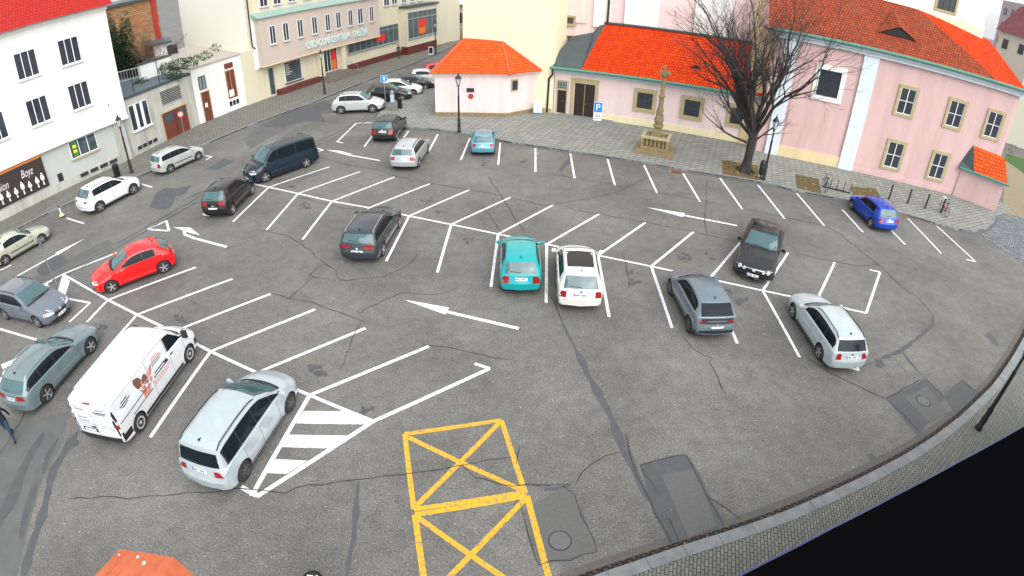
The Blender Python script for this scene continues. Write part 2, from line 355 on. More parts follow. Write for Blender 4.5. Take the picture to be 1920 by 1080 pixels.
# ------------------------------------------------------------------ cracks, seams, patches
rc = random.Random(11)
CR = MB()
def crack(pts, w=.03, jag=.05, c=CR, z=.0125):
    p = P2(pts); q = [p[0]]
    for i in range(len(p)-1):
        n = max(1, int((p[i+1]-p[i]).length/.35))
        for k in range(1, n+1):
            x = p[i].lerp(p[i+1], k/n); q.append(x+Vector((rc.uniform(-jag, jag), rc.uniform(-jag, jag))) if k < n else x)
    V = []; F = []
    for i, x in enumerate(q):
        d = (q[min(i+1, len(q)-1)]-q[max(i-1, 0)]).normalized(); n = Vector((-d.y, d.x))
        ww = w*rc.uniform(.5, 1.3)*(.4 if i in (0, len(q)-1) else 1)/2
        V += [(*(x+n*ww), z), (*(x-n*ww), z)]
    for i in range(len(q)-1): F.append((2*i+1, 2*i+3, 2*i+2, 2*i))
    c.add(V, F)
for l in ([(480,430),(537,441),(562,455),(607,492),(630,507),(635,524),(650,527),(685,522),(720,519),(762,499),(790,470)],[(607,495),(580,516),(590,520),(620,524)],[(587,520),(565,540),(547,555),(537,562)],
          [(507,549),(540,559),(585,566),(620,581),(667,597),(705,611)],[(667,592),(690,577),(720,562),(752,549),(802,552),(835,549),(860,540)],[(677,606),(660,635),(655,655),(637,695)],
          [(792,645),(815,649),(855,655),(905,665),(925,672),(960,674)],[(597,295),(662,312),(705,317),(740,330),(805,344),(880,356),(955,370),(1017,385),(1055,381),(1110,371),(1160,360),(1195,342),(1232,322)],
          [(1055,384),(1077,394),(1207,416),(1297,434),(1385,454)],[(1005,322),(1177,351),(1310,375),(1350,384),(1440,401),(1547,424),(1580,442),(1615,472),(1657,505),(1692,539),(1720,557),(1750,592)],
          [(1326,337),(1322,402),(1324,439)],[(1502,476),(1535,485),(1610,499),(1652,497)],[(1512,669),(1552,697),(1620,730),(1662,747),(1727,712)],[(1665,750),(1722,807)],[(1737,712),(1770,742),(1802,712),(1845,745)],
          [(127,936),(215,932),(240,936),(280,930),(332,927),(410,922),(445,916),(487,919),(535,925),(555,915),(655,901),(695,897),(757,890),(867,872),(960,857)],[(867,872),(890,895),(960,912),(1070,908)],
          [(1022,540),(1040,567),(1052,600)],[(1277,627),(1300,655),(1337,672),(1330,680),(1345,705),(1360,740)],[(345,560),(375,575)],[(985,440),(935,360),(915,330)],[(905,385),(925,415),(950,450)],
          [(1080,905),(1107,872),(1135,855),(1165,847)],[(1325,930),(1357,950),(1390,975)],[(1168,479),(1175,505),(1180,540)],[(1415,300),(1445,318)],[(560,370),(640,390),(690,393)],
          [(0,850),(40,790),(60,740)],[(1172,812),(1185,866),(1207,917),(1240,982),(1265,1032)],[(1120,1035),(1077,927),(1055,912)],[(1010,1060),(1120,1035)],[(1357,985),(1325,930),(1285,853),(1200,872),(1232,925)],
          [(976,945),(990,1000),(1010,1060)],[(1375,985),(1400,990),(1415,1003)],[(975,835),(968,870)],[(1242,975),(1255,972),(1280,1028)],[(350,160),(360,170)]): crack(l)
for l in ([(600,264),(520,299),(470,322),(390,360),(330,394),(250,440),(170,485),(100,522),(0,585)],[(606,268),(526,303),(476,326),(396,364),(336,398),(256,444),(176,489),(106,526),(4,591)],
          [(600,264),(640,245),(700,213)],[(606,268),(645,249),(706,217)]): crack(l, .05, .02)
tag(CR.build('asphalt_cracks', M['crack']), 'dark cracks and open seams in the asphalt', kind='structure')
TR = MB()
for l, w_ in (([(1080,657),(1100,700),(1127,747),(1150,790),(1165,830),(1190,880),(1215,940)], .26),([(1052,600),(1066,630),(1080,657)], .1),([(145,810),(120,850),(100,880),(85,945),(62,1015),(45,1080)], .34),([(82,810),(50,867),(15,950),(-10,1000)], .4),
              ([(672,904),(668,940),(665,985),(658,1030),(650,1080)], .17),([(1750,592),(1750,607),(1722,632),(1690,657),(1652,672)], .22),([(1652,672),(1612,692)], .07),([(110,820),(92,850),(80,890)], .2),([(1692,660),(1727,702)], .14),
              ([(1285,853),(1325,930),(1357,985)], .22),([(1020,918),(1070,910)], .2),([(1055,912),(1085,960),(1112,1020)], .25),([(70,900),(50,960),(40,1010)], .35),([(440,238),(490,222),(530,212)], .5),([(350,372),(430,340)], .3)):
    crack(l, w_, .04, TR, .006)
def pp(pts, z=.005, jag=.0):
    TR.prism([tuple(q) for q in P2(pts)], z-.004, z)
for pts, z in (([(1200,871),(1282,851),(1300,882),(1340,965),(1357,985),(1365,1000),(1280,1030),(1262,1035),(1230,970),(1212,915)], .0045),
    ([(280,388),(292,362),(310,352),(335,353),(358,347),(350,362),(330,368),(318,392),(300,394)], .0045),([(68,508),(85,485),(118,478),(128,492),(95,512),(80,520)], .0052),
    ([(490,236),(545,208),(610,190),(625,200),(600,212),(612,228),(560,228),(530,240)], .0044),([(385,318),(420,298),(440,302),(410,318)], .0048),([(1662,748),(1736,710),(1772,745),(1722,820)], .0046),([(1770,745),(1806,712),(1845,748),(1800,790)], .0043),
    ([(1052,321),(1068,306),(1070,290),(1062,300),(1048,318)], .0047),([(1845,628),(1856,622),(1870,640),(1874,650),(1862,645)], .0047),([(1625,852),(1636,850),(1643,860),(1632,866)], .0047)): pp(pts, z)
tag(TR.build('asphalt_repairs', M['tar']), 'dark repair patches and sealed strips in the asphalt', kind='structure')
PB = MB()
for pts, z in (([(982,958),(1055,913),(1078,927),(1120,1035),(1012,1060)], .0075),([(1240,890),(1300,880),(1345,985),(1290,1010)], .0085),([(1696,745),(1738,724),(1778,775),(1742,795)], .0085)): PB.prism([tuple(q) for q in P2(pts)], z-.004, z)
OP = MB()
for pts in ([(-40,775),(60,790),(130,770),(118,830),(80,900),(50,1000),(30,1090),(-40,1090)],[(455,262),(500,222),(560,200),(640,183),(632,205),(560,232),(500,262),(470,280)],[(-30,560),(60,520),(140,480),(200,450),(215,456),(150,492),(70,535),(-30,585)]):
    OP.prism([tuple(q) for q in P2(pts)], -.002, .0026)
tag(OP.build('smooth_asphalt', plain('smooth_asphalt', (.105,.108,.105), .8, var=.35, vs=1.2)), 'smoother darker asphalt strips near the left edge and in the street', kind='structure')
tag(PB.build('pale_repairs', M['patch2']), 'paler concrete-like repair patches in the asphalt', kind='structure')
# oil stains and worn paint dabs, small irregular blots
OS = MB(); OR = MB(); GR = MB()
def blot(mb, px, py, r, z=.0035, n=11):
    c = G(px, py).xy; mb.prism([(c.x+r*rc.uniform(.5, 1.1)*math.cos(2*math.pi*i/n), c.y+r*rc.uniform(.5, 1.1)*math.sin(2*math.pi*i/n)) for i in range(n)], z-.003, z)
for x, y in ((573,386),(880,452),(602,700),(1395,560),(1180,512),(1285,485),(590,690),(580,385),(680,398),(1280,480),(1330,480),(1385,567),(335,598),(195,615),(1370,549),(800,375),(830,400),(905,305),(545,350),(690,770),(985,300),(1148,292),(140,760),(135,830),(1190,527),(735,430),(1650,680)):
    for _ in range(7): blot(OS, x+rc.uniform(-10, 10), y+rc.uniform(-6, 6), rc.uniform(.04, .16), .0136+rc.uniform(0, .0012))
tag(OS.build('oil_stains', M['tar']), 'small dark oil blots in the parking bays', kind='structure')
# ------------------------------------------------------------------ buildings
M['pink'] = plaster('pink_render', '#d0b0ae', '#a88f8b', .7)
M['pink2'] = plaster('pale_pink_render', '#e2cdcb', '#baa49f', .6)
M['whiter'] = plaster('white_render', '#e2e5e2', '#b2b6b0', .45)
M['cream'] = plaster('cream_render', '#ece3c0', '#c9bfa0', .2, vs=.5)
M['cream2'] = plaster('warm_cream_render', '#dcc8a0', '#a98f68', .5)
M['shopwall'] = plaster('beige_render', '#cbc5ae', '#9c9580', .3)
M['shopwall2'] = plaster('rosy_beige_render', '#bdb0a5', '#94887d', .25)
M['gable'] = plaster('pale_grey_render', '#d9dbd0', '#b4b7ab', .15, vs=.3)
M['oldgrey'] = plaster('stained_grey_render', '#b7b7ae', '#6f6c63', .85, vs=1.4)
M['stucco'] = plaster('light_grey_stucco', '#b4b8b5', '#8d918e', .3)
M['glass'] = plain('window_glass', (.030, .036, .048), .06, var=.3, vs=1.5, spec=.8)
M['curtain'] = plain('window_with_blind', (.22, .25, .27), .12, var=.25, vs=3, spec=.8)
M['shopglass'] = plain('shop_window_glass', (.055, .075, .085), .05, var=.6, vs=1.1, spec=.9)
M['wframe'] = plain('white_window_frame', '#dfe3e6', .5, var=.05)
M['gframe'] = plain('grey_metal_frame', '#8e9a9c', .45, var=.1)
M['dframe'] = plain('dark_frame', '#25262c', .5)
M['stone'] = plain('sandstone', '#ab9f79', .9, var=.25, vs=5)
M['stonedark'] = plain('weathered_sandstone', '#857658', .95, var=.5, vs=4)
M['wood'] = plain('brown_wood', '#6b3428', .6, var=.2, vs=8)
M['darkwood'] = plain('dark_brown_door', '#2b1d19', .5, var=.3, vs=8)
M['plinthred'] = plain('dark_red_plinth', '#5b2a24', .8, var=.2)
M['copper'] = plain('green_copper', '#4f8574', .6, var=.25, vs=3)
M['slate'] = plain('dark_sheet_roof', '#3f4a4e', .55, var=.35, vs=2)
M['bluecorn'] = plaster('bluish_white_cornice', '#b9c4cc', '#8998a4', .3)
M['iron'] = plain('black_iron', '#1b1d20', .5, var=.2)
M['galv'] = plain('galvanised_steel', '#9aa3a6', .4, metal=.6, var=.1)
M['flatroof'] = plain('bluish_roof_felt', '#56636b', .85, var=.2, vs=.8)
M['felt'] = plain('gravelly_roof_felt', '#a59f95', .9, var=.2, vs=1)
M['red'] = plain('red_print', '#d22722', .5, var=.08)
M['orangeprint'] = plain('orange_food_print', '#c7702a', .5, var=.6, vs=3)
M['whiteprint'] = plain('white_print', '#e6e6e4', .5, var=.04)
M['blue'] = plain('sign_blue', '#1f7fd0', .4, var=.03)
M['black'] = plain('matt_black', '#0c0c0e', .6, var=.2)
def tiles(name, c1, c2, dk, bw=.22, bh=.30, rough=.75, big=None):
    return brickmat(name, c1, c2, dk, bw, bh, .035, uv=True, rough=rough, var=.5, bstr=.8, big=big, spec=.12)
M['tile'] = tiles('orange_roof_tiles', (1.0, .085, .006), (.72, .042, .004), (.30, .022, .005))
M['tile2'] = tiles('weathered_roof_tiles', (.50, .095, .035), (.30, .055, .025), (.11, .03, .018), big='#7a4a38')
M['pantile'] = tiles('salmon_pantiles', (.98, .16, .028), (.80, .10, .016), (.38, .045, .012), .24, .28)
M['brickwall'] = brickmat('old_brick_wall', '#c29a6a', '#a56f48', '#80705a', .5, .2, .03, uv=True, var=.5, big='#a04a2a')

class Wall:
    # a building front through two ground points; local x along it, y into the building, z up
    def __init__(s, a, b, name, label, cat, z=.115, group=None):
        A = G(*a, z); B = G(*b, z); d = (B-A).xy; s.A = A.xy; s.d = d.normalized(); s.n = Vector((-s.d.y, s.d.x)); s.L = d.length
        s.e = empty(name, (A.x, A.y, 0), math.atan2(d.y, d.x)); tag(s.e, label, cat, group)
    def s(s, px, py, off=0):
        D = ray(px, py); A = s.A+s.n*off; t = (A-EYE.xy).dot(s.n)/D.xy.dot(s.n); P = EYE+D*t
        return (P.xy-s.A).dot(s.d), P.z
    def rect(s, *pts, off=0):
        q = [s.s(x, y, off) for x, y in pts]; X = sorted(p[0] for p in q); Z = sorted(p[1] for p in q)
        return (X[0]+X[1])/2, (X[2]+X[3])/2, (Z[0]+Z[1])/2, (Z[2]+Z[3])/2
def window(W, x0, x1, z0, z1, y=0, nx=2, nz=1, frame='wframe', pane='glass', sur=None, sw=.2, fw=.05, sill=None, name='window', thick=.045, label=None, bars=.03):
    b = MB(); k = 0
    def ring(xa, xb, za, zb, w, yo, yi, m):
        b.box(xa, yo, za, xa+w, yi, zb, m); b.box(xb-w, yo, za, xb, yi, zb, m); b.box(xa+w, yo, za, xb-w, yi, za+w, m); b.box(xa+w, yo, zb-w, xb-w, yi, zb, m)
    if sur: ring(x0-sw, x1+sw, z0-sw, z1+sw, sw, y-.09, y+.03, 1)
    ring(x0, x1, z0, z1, fw, y-thick, y+.02, 0)
    for i in range(1, nx): xx = x0+(x1-x0)*i/nx; b.box(xx-bars, y-thick+.006, z0+fw, xx+bars, y+.02, z1-fw, 0)
    for i in range(1, nz):
        zz = z0+(z1-z0)*i/nz
        for j in range(nx):
            xa = x0+(x1-x0)*j/nx+(fw if j == 0 else bars); xb = x0+(x1-x0)*(j+1)/nx-(fw if j == nx-1 else bars)
            b.box(xa, y-thick+.006, zz-bars*.8, xb, y+.02, zz+bars*.8, 0)
    if sill: b.box(x0-.08, y-.16, z0-.1, x1+.08, y-.001, z0-.002, 2)
    o = b.build(name, [M[frame], M[sur or 'stone'], M[sill or 'galv']], W.e, label=label)
    pb = MB().box(x0+fw*.5, y-.016, z0+fw*.5, x1-fw*.5, y+.015, z1-fw*.5); pb.build('pane', M[pane], o)
    return o
def part(W, name, mb, mats, **k): return mb.build(name, mats, W.e, **k)

# --- 1 white corner house at the left
W = Wall((20,405), (240,300), 'shop_house', 'tall white house with fashion shop display at the far left of the square', 'house')
part(W, 'wall', MB().box(-9, -.25, 3.45, 10.9, 9, 11.9).box(-9, 0, -.05, 10.75, 8.7, 3.45, 1).box(-9, -.07, -.05, 10.8, -.002, .75, 2).box(-9, -.33, 3.3, 10.95, -.252, 3.55, 0).box(-9, -.35, 11.6, 11, -.252, 11.9, 0), [M['whiter'], M['stucco'], M['oldgrey']])
part(W, 'roof', MB().hull([(-9.3,-.8,11.9),(11.3,-.8,11.9),(11.3,4.4,16.5),(-9.3,4.4,16.5),(11.3,9.5,11.9),(-9.3,9.5,11.9)], [(0,1,2,3),(3,2,4,5),(1,4,2),(0,3,5),(0,5,4,1)]), tiles('red_house_tiles', (.60, .035, .03), (.48, .03, .025), (.30, .025, .02)))
for xa in (-2.6, .9, 4.9, 8.1) if False else (-.3, 3.1, 6.5, 9.9):
    pass
for zc in (9.4, 6.15):
    for xc in (.9, 4.2, 7.5): window(W, xc-.75 if False else xc-.8, xc+.8, zc-.9, zc+.9, -.25, 3, 1, sill='wframe', pane='glass')
o = MB(); o.box(-3.6, -.1, 1.0, 3.35, -.003, 3.0, 0); o.box(-3.7, -.13, .9, -3.6, .0, 3.05, 1); o.box(3.35, -.13, .9, 3.45, 0, 3.05, 1); o.box(-3.6, -.13, .9, 3.35, -.002, 1.0, 1)
sd = part(W, 'shop_window', o, [plain('display_backdrop', '#3a322f', .4, var=.35, vs=5), M['dframe']], label='dark shop window with white script and clothes on stands')
M['cl1'] = plain('white_cloth', '#e3dfe0', .7); M['cl2'] = plain('tan_cloth', '#b8863f', .7)
for x in (-3.2,-2.4,-1.6,-.9,-.2,.35,.95,1.5,2.05,2.65,3.1):
    h = rc.uniform(.5, .8); z = 1.1; k_ = rc.choice(['cl1', 'cl1', 'cl2'])
    MB().tube([(x, -.13, z), (x, -.13, z+h*.42), (x, -.14, z+h*.45), (x, -.15, z+h*.62), (x, -.14, z+h), (x, -.14, z+h+.03), (x, -.14, z+h+.1), (x, -.14, z+h+.16)], [.06, .045, .10, .17, .11, .03, .07, .02], 7).build('mannequin', M[k_], sd)
M['script'] = plain('white_script_paint', '#d9cfd6', .6, var=.03)
text_mesh('lettering', 'Fashion', .78, M['script'], sd, (-.9, -.115, 1.98), (R(90), 0, 0), .006, shear=.35, sx=.62)
text_mesh('lettering', 'Boyz', .78, M['script'], sd, (1.62, -.115, 2.18), (R(90), 0, 0), .006, shear=.35, sx=.62)
part(W, 'sign_band', MB().box(-3.7, -.16, 3.08, 3.5, -.002, 3.27, 0).box(-3.75, -.3, 3.27, 3.55, -.002, 3.3, 1), [plain('orange_band', '#e8842c', .5), M['black']], label='orange strip above the fashion window')
window(W, 5.75, 8.0, 1.9, 3.2, 0, 3, 1, 'wframe', 'shopglass', sill='stone')
part(W, 'poster', MB().box(5.95, -.06, 2.0, 6.35, -.05, 3.1, 0).box(6.0, -.068, 2.3, 6.3, -.06, 2.5, 1).box(6.0, -.068, 2.65, 6.3, -.06, 2.85, 1), [plain('green_poster', '#3f7a38', .5), plain('yellow_poster', '#e8dd40', .5)])
for k in range(4): window(W, 5.9+k*.86, 6.7+k*.86, .32, .72, -.07, 1, 1, 'oldgrey', 'glass', name='cellar_window')
part(W, 'wall_recess', MB().box(4.25, -.04, .25, 4.65, -.002, 1.35, 0), M['dframe'], label='small dark niche low in the wall')
part(W, 'door', MB().box(-6, -.2, .1, -4.2, -.003, 2.9, 0).box(-6, -.26, .1, -5.2, -.2, 2.6, 0), M['black'], label='black shop door at the edge of the picture')
part(W, 'downpipe', MB().tube([(10.6,-.12,.1),(10.6,-.12,3.3)], .05), M['galv'])

# --- 2 old grey garage building with a roof terrace
W = Wall((260,290), (375,233), 'garage_building', 'low stained grey building with triple window and brown garage door', 'building')
part(W, 'wall', MB().box(-1.7, 0, -.05, 7.36, 9, 4.75).box(-1.75, -.1, 4.62, 7.34, -.002, 4.8, 1), [M['oldgrey'], M['slate']])
part(W, 'roof', MB().box(-1.6, .1, 4.75, 7.3, 9, 4.83), M['flatroof'], label='bluish flat roof terrace')
window(W, .03, 2.05, 2.0, 4.05, 0, 3, 1, 'wframe', 'glass', sill='wframe', bars=.14)
window(W, 3.5, 5.9, 2.95, 4.2, 0, 1, 9, 'oldgrey', 'glass', bars=.02, label='wide window with horizontal louvres')
dr = part(W, 'door', MB().box(3.25, -.03, .1, 6.15, -.002, 2.35, 0).box(3.15, -.07, .1, 3.25, -.002, 2.45, 1).box(6.15, -.07, .1, 6.25, -.002, 2.45, 1).box(3.25, -.07, 2.35, 6.15, -.002, 2.45, 1).box(4.66, -.045, .1, 4.72, -.03, 2.35, 2), [M['wood'], M['stone'], M['dframe']], label='brown double garage door')
for x in (3.5, 5.0): MB().box(x, -.05, 1.45, x+1.0, -.032, 2.15).build('pane', M['shopglass'], dr)
window(W, .0, 2.3, .38, .8, 0, 4, 1, 'oldgrey', 'glass', name='cellar_window')
part(W, 'meter_box', MB().box(2.5, -.06, .5, 2.85, -.002, 1.2), M['stucco'])
for x in (1.2, 4.0): part(W, 'washing_pole', MB().tube([(x, .25, 4.8), (x, .25, 6.9)], .035, 6), M['iron'])
r = MB(); r.tube([(2.2,8.6,5.8),(7.2,4.6,5.8)], .03, 6); r.tube([(2.2,8.6,4.95),(7.2,4.6,4.95)], .02, 6)
for i in range(26):
    t = i/25; p = Vector((2.2, 8.6, 0)).lerp(Vector((7.2, 4.6, 0)), t); r.tube([(p.x, p.y, 4.83), (p.x, p.y, 5.8)], .018, 4)
part(W, 'railing', r, M['wframe'], label='white railing of the roof terrace')

# --- 3 white garage with brown doors
W = Wall((375,233), (466,196), 'white_annexe', 'low white building with two brown doors beside the grey garage', 'building')
part(W, 'wall', MB().box(.02, 0, -.05, 6.18, 7, 5.05), M['whiter'])
part(W, 'roof', MB().hull([(0,-.12,5.05),(6.2,-.12,5.05),(6.2,7,6.0),(0,7,6.0),(0,-.12,5.15),(6.2,-.12,5.15),(6.2,7,6.1),(0,7,6.1)], [(3,2,1,0),(4,5,6,7),(0,1,5,4),(1,2,6,5),(2,3,7,6),(3,0,4,7)]), M['felt'])
window(W, .68, 1.5, 3.0, 4.2, 0, 2, 1, 'dframe', 'curtain')
def door(W, x0, x1, z0, z1, mat='wood', split=True, y=0, fr='stone', fwd=.06, label=None, pane=None):
    b = MB(); b.box(x0, y-.03, z0, x1, y-.002, z1, 0)
    if fr: b.box(x0-.07, y-fwd, z0, x0, y-.002, z1+.07, 1).box(x1, y-fwd, z0, x1+.07, y-.002, z1+.07, 1).box(x0, y-fwd, z1, x1, y-.002, z1+.07, 1)
    if split: b.box((x0+x1)/2-.02, y-.045, z0, (x0+x1)/2+.02, y-.03, z1, 1)
    o = b.build('door', [M[mat], M[fr or 'stone']], W.e, label=label)
    MB().tube([((x0+x1)/2+.12, y-.07, z0+.95), ((x0+x1)/2+.12, y-.07, z0+1.1)], .02, 6).build('handle', M['galv'], o)
    return o
d1 = door(W, .72, 1.62, .12, 2.75, split=False, label='single brown door with small notice')
MB().box(.95, -.045, 1.35, 1.25, -.032, 1.75, 0).build('notice', M['whiteprint'], d1)
d2 = door(W, 3.9, 4.95, 1.3, 3.9, split=True, label='raised brown double loading door')
MB().box(4.0, -.045, 1.45, 4.6, -.032, 2.1, 0).build('notice', M['whiteprint'], d2)
part(W, 'transom', MB().box(3.9, -.04, 4.1, 4.95, -.002, 4.6), M['wood'])
for k in range(3): part(W, 'vent', MB().box(3.85+k*.43, -.05, .62, 4.15+k*.43, -.002, 1.05), M['black'])

# --- 4 shopping centre
W = Wall((480,192), (680,125), 'shopping_centre', 'beige four-storey shopping centre with overhanging first floor and raised lettering', 'building')
part(W, 'wall', MB().box(.6, .05, 5.2, 40, 11, 15, 0).box(-.98, 0, -.05, .6, 9, 5.2, 2).box(.6, .05, -.05, 40, 11, 5.2, 1).box(.55, .0, 5.2, .9, .049, 15, 0)
     .box(10.15-1.2, -.62, .12, 9.6, .049, 3.35, 1).box(12.6, -.62, .12, 13.2, .049, 3.35, 1), [M['shopwall'], M['shopwall'], M['shopwall']])
part(W, 'side_wall', MB().box(.35, .35, 5.0, .598, 11, 15, 0), M['gable'], label='blank pale gable wall above the low white building')
part(W, 'downpipe', MB().tube([(.45, -.12, 15), (.45, -.12, 5.5), (.7, -.2, 5.25)], .07, 8), M['iron'])
part(W, 'overhang', MB().box(1.0, -.8, 3.45, 19.4, .049, 8.0, 0).box(.95, -.83, 3.35, 19.45, .049, 3.449, 1).box(.55, -.1, 3.2, .999, .049, 8.0, 2), [M['shopwall2'], M['cream2'], M['whiter']], label='projecting rosy first floor')
part(W, 'ledge', MB().hull([(.8,-1.0,8.0),(19.6,-1.0,8.0),(19.6,.049,8.0),(.8,.049,8.0),(.8,-1.0,8.08),(19.6,-1.0,8.08),(19.6,.049,8.5),(.8,.049,8.5)], [(3,2,1,0),(4,5,6,7),(0,1,5,4),(1,2,6,5),(2,3,7,6),(3,0,4,7)]), plain('pale_green_metal', '#8aa39d', .5, var=.2), label='pale green metal ledge above the first floor')
xs = [(503.7,51,518.7,83),(528.7,42,541.2,76),(556,35,569,66),(583,27,595,57),(608,20,619,50),(628,15,639,45),(651,10,660.5,37),(669,5,680,32),(691,0,699.5,25)]
for a in xs:
    x0 = W.s(a[0], a[1], -.8)[0]; x1 = W.s(a[2], a[3], -.8)[0]; x1 = max(x1, x0+.75); window(W, x0, x1, 5.35, 7.15, -.8, 2, 1, 'wframe', 'glass', sill='stucco')
for px in (487, 513, 541, 570, 600): x0 = W.s(px, 4, 0)[0]; window(W, x0, x0+1.0, 9.0, 10.8, .05, 2, 1, 'wframe', 'glass', sill='stucco')
for px in (720, 735, 753, 769, 784): x0 = W.s(px, 4, 0)[0]; window(W, x0, x0+1.1, 6.8, 8.6, .05, 2, 1, 'wframe', 'glass', sill='stucco')
for x in (20.4, 23.2, 26, 29): window(W, x, x+1.1, 10.2, 12.0, .05, 2, 1, 'wframe', 'glass', sill='stucco')
door(W, 2.1, 2.75, .3, 2.95, 'shopglass', False, .05, 'stucco', label='narrow glazed side door')
window(W, 4.3, 6.7, .95, 3.1, .05, 1, 1, 'wframe', 'shopglass', sill='dframe', label='shop window with pale lettering')
lg = MB()
for i in range(6): lg.box(4.5, .02, 2.75-i*.2, 4.5+rc.uniform(.4, .9), .03, 2.83-i*.2)
part(W, 'window_print', lg, M['stucco'])
en = window(W, 10.2, 12.4, .75, 3.2, .05, 4, 1, 'wframe', 'glass', name='entrance', label='glazed entrance with red poster')
MB().box(11.35, -.02, .9, 12.2, -.01, 2.9, 0).box(11.4, -.03, 1.0, 12.1, -.02, 1.9, 1).build('poster', [M['red'], M['orangeprint']], en)
part(W, 'plinth', MB().box(2.9, -.66, .10, 9.1, .049, .62, 0).box(13.3, -.1, .10, 30, .049, .8, 0), M['plinthred'])
st = MB()
for i in range(4): st.box(9.3-.28*i, -.7-.36*i-.0, .115, 13.2+.28*i, -.34-.36*i, .60-.14*i if i else .66, 0)
st = MB()
for i in range(4): st.box(9.55-.3*(3-i), -2.3+.4*i, .1, 13.2+.3*(3-i), .04, .235+.14*i-(.0 if i else 0), 0)
part(W, 'steps', st, plain('dark_stone_steps', '#6b625c', .8, var=.3, vs=3))
rl = MB(); rl.tube([(13.2,-2.2,.2),(13.2,-2.2,1.1),(13.2,-.7,1.5),(13.2,-.7,.6)], .025, 6)
part(W, 'handrail', rl, M['galv'])
def multi_window(x0, x1, z0, z1, y, n, label): return window(W, x0, x1, z0, z1, y, n, 1, 'gframe', 'shopglass', sill='gframe', label=label)
b = MB(); b.box(14.1, -.02, 1.0, 24.3, .049, 4.6)
mw = multi_window(14.3, 24.2, 2.1, 4.35, -.02, 9, 'long band of shop windows in grey frames')
MB().box(14.4, -.09, 3.85, 24.1, -.045, 3.92).build('transom', M['gframe'], mw)
MB().box(19.6, -.06, 2.6, 21.3, -.045, 3.4).build('poster', M['red'], mw)
part(W, 'bay', MB().box(24.8, -1.0, 1.2, 32, .049, 6.2, 0).box(24.6, -1.25, 6.2, 32.2, .049, 6.45, 1).box(24.9, -.9, .1, 31.9, .049, 1.2, 2), [M['shopwall'], M['slate'], M['plinthred']], label='projecting glazed bay at the far end')
bw = window(W, 25.0, 31.8, 2.2, 5.6, -1.0, 6, 1, 'gframe', 'shopglass', name='bay_window', sill='gframe')
MB().box(25.1, -1.08, 4.7, 31.7, -1.045, 4.8).build('transom', M['gframe'], bw)
MB().box(27.3, -1.07, 2.5, 29.0, -1.05, 4.5, 0).box(27.4, -1.08, 2.6, 28.9, -1.07, 3.4, 1).build('poster', [M['red'], M['orangeprint']], bw)
M['letters'] = plain('pale_teal_letters', '#c3d6d4', .4, var=.05)
x0 = W.s(574, 88, -.8)[0]; x1 = W.s(688, 48, -.8)[0]
t = text_mesh('lettering', 'OBCHODNÍ CENTRUM   DRUŽBA', 1.0, M['letters'], W.e, (x0, -.84, 3.98), (R(90), 0, 0), .06, bold=.018)
wd = max(v.co.x for v in t.data.vertices); t.scale = ((x1-x0)/wd, 1, 1)

# --- 5 yellow and white house closing the street
W = Wall((790,62), (900,72), 'street_end_house', 'pale house with yellow panels closing the far end of the street', 'house')
zt = W.s(830, 6)[1]
part(W, 'wall', MB().box(-3, 0, -.1, 22, 10, zt, 0).box(-3, -.12, zt-.5, 22, -.002, zt, 1).box(-3, -.08, 0, 22, -.002, W.s(830, 50)[1], 2), [M['whiter'], M['stucco'], M['shopwall']])
part(W, 'roof', MB().hull([(-3,-.6,zt),(22,-.6,zt),(22,6,zt+3),(-3,6,zt+3),(-3,10,zt)], [(0,1,2,3)]), M['whiter'])
for a in ((807,19,819,40),(834,22,847,42),(861,24,872,45),(885,27,897,47)):
    xa, z1 = W.s(a[0], a[1]); xb, z0 = W.s(a[2], a[3]); window(W, xa, xb, z0, z1, 0, 2, 1, 'wframe', 'glass', 'wframe', .15)
for a in ((822,16,829,46),(850,17,857,47)):
    xa, z1 = W.s(a[0], a[1]); xb, z0 = W.s(a[2], a[3]); part(W, 'panel', MB().box(xa, -.04, z0, xb, -.002, z1), plain('yellow_render', '#dcb264', .9))

# --- 6 church: tower
W = Wall((1003,209), (1035,212), 'church_tower', 'massive cream church tower rising out of the picture', 'tower')
ax = R(-16); W.A = G(1035, 212, .115).xy; W.d = Vector((math.cos(ax), math.sin(ax))); W.n = Vector((-W.d.y, W.d.x)); W.e.location = (*W.A, 0); W.e.rotation_euler = (0, 0, ax)
part(W, 'wall', MB().box(-7.75, 0, -.05, .02, 7.6, 22, 0).box(-7.8, -.05, 9.6, .07, 7.65, 9.9, 0), [M['cream']])
part(W, 'plinth', MB().box(-7.8, -.06, 0, -.05, -.002, .5), M['stone'])
part(W, 'window', MB().box(-3.6, -.05, 9.35, -2.2, -.002, 10.6), M['glass'])

# --- 7 chapel at the foot of the tower
W = Wall((817,217), (950,219), 'corner_chapel', 'small pink chapel with hipped orange roof under the tower', 'chapel')
c2 = G(1003, 209, .115).xy-W.A; c2 = (c2.dot(W.d), c2.dot(W.n)); L5 = W.L
foot = [(0, 0), (L5, 0), c2, (c2[0], 6), (0, 6)]
part(W, 'wall', MB().prism(foot, -.05, 3.6), M['pink2'])
def grow(poly, d):
    cx = sum(p[0] for p in poly)/len(poly); cy = sum(p[1] for p in poly)/len(poly); return [(p[0]+d*(1 if p[0] > cx else -1), p[1]+d*(1 if p[1] > cy else -1)) for p in poly]
part(W, 'plinth', MB().prism([(-.07,-.07),(L5+.03,-.07),(c2[0]+.05,c2[1]-.06),(c2[0]+.04,6),(-.07,6)], 0, .42), M['stonedark'])
part(W, 'cornice', MB().prism([(-.14,-.14),(L5+.08,-.14),(c2[0]+.13,c2[1]-.12),(c2[0]+.1,6.05),(-.14,6.05)], 3.42, 3.62), M['whiter'])
e0 = [(-.35,-.38,3.62),(L5+.22,-.4,3.62),(c2[0]+.42,c2[1]-.25,3.62),(c2[0]+.4,6,3.62),(-.35,6,3.62)]
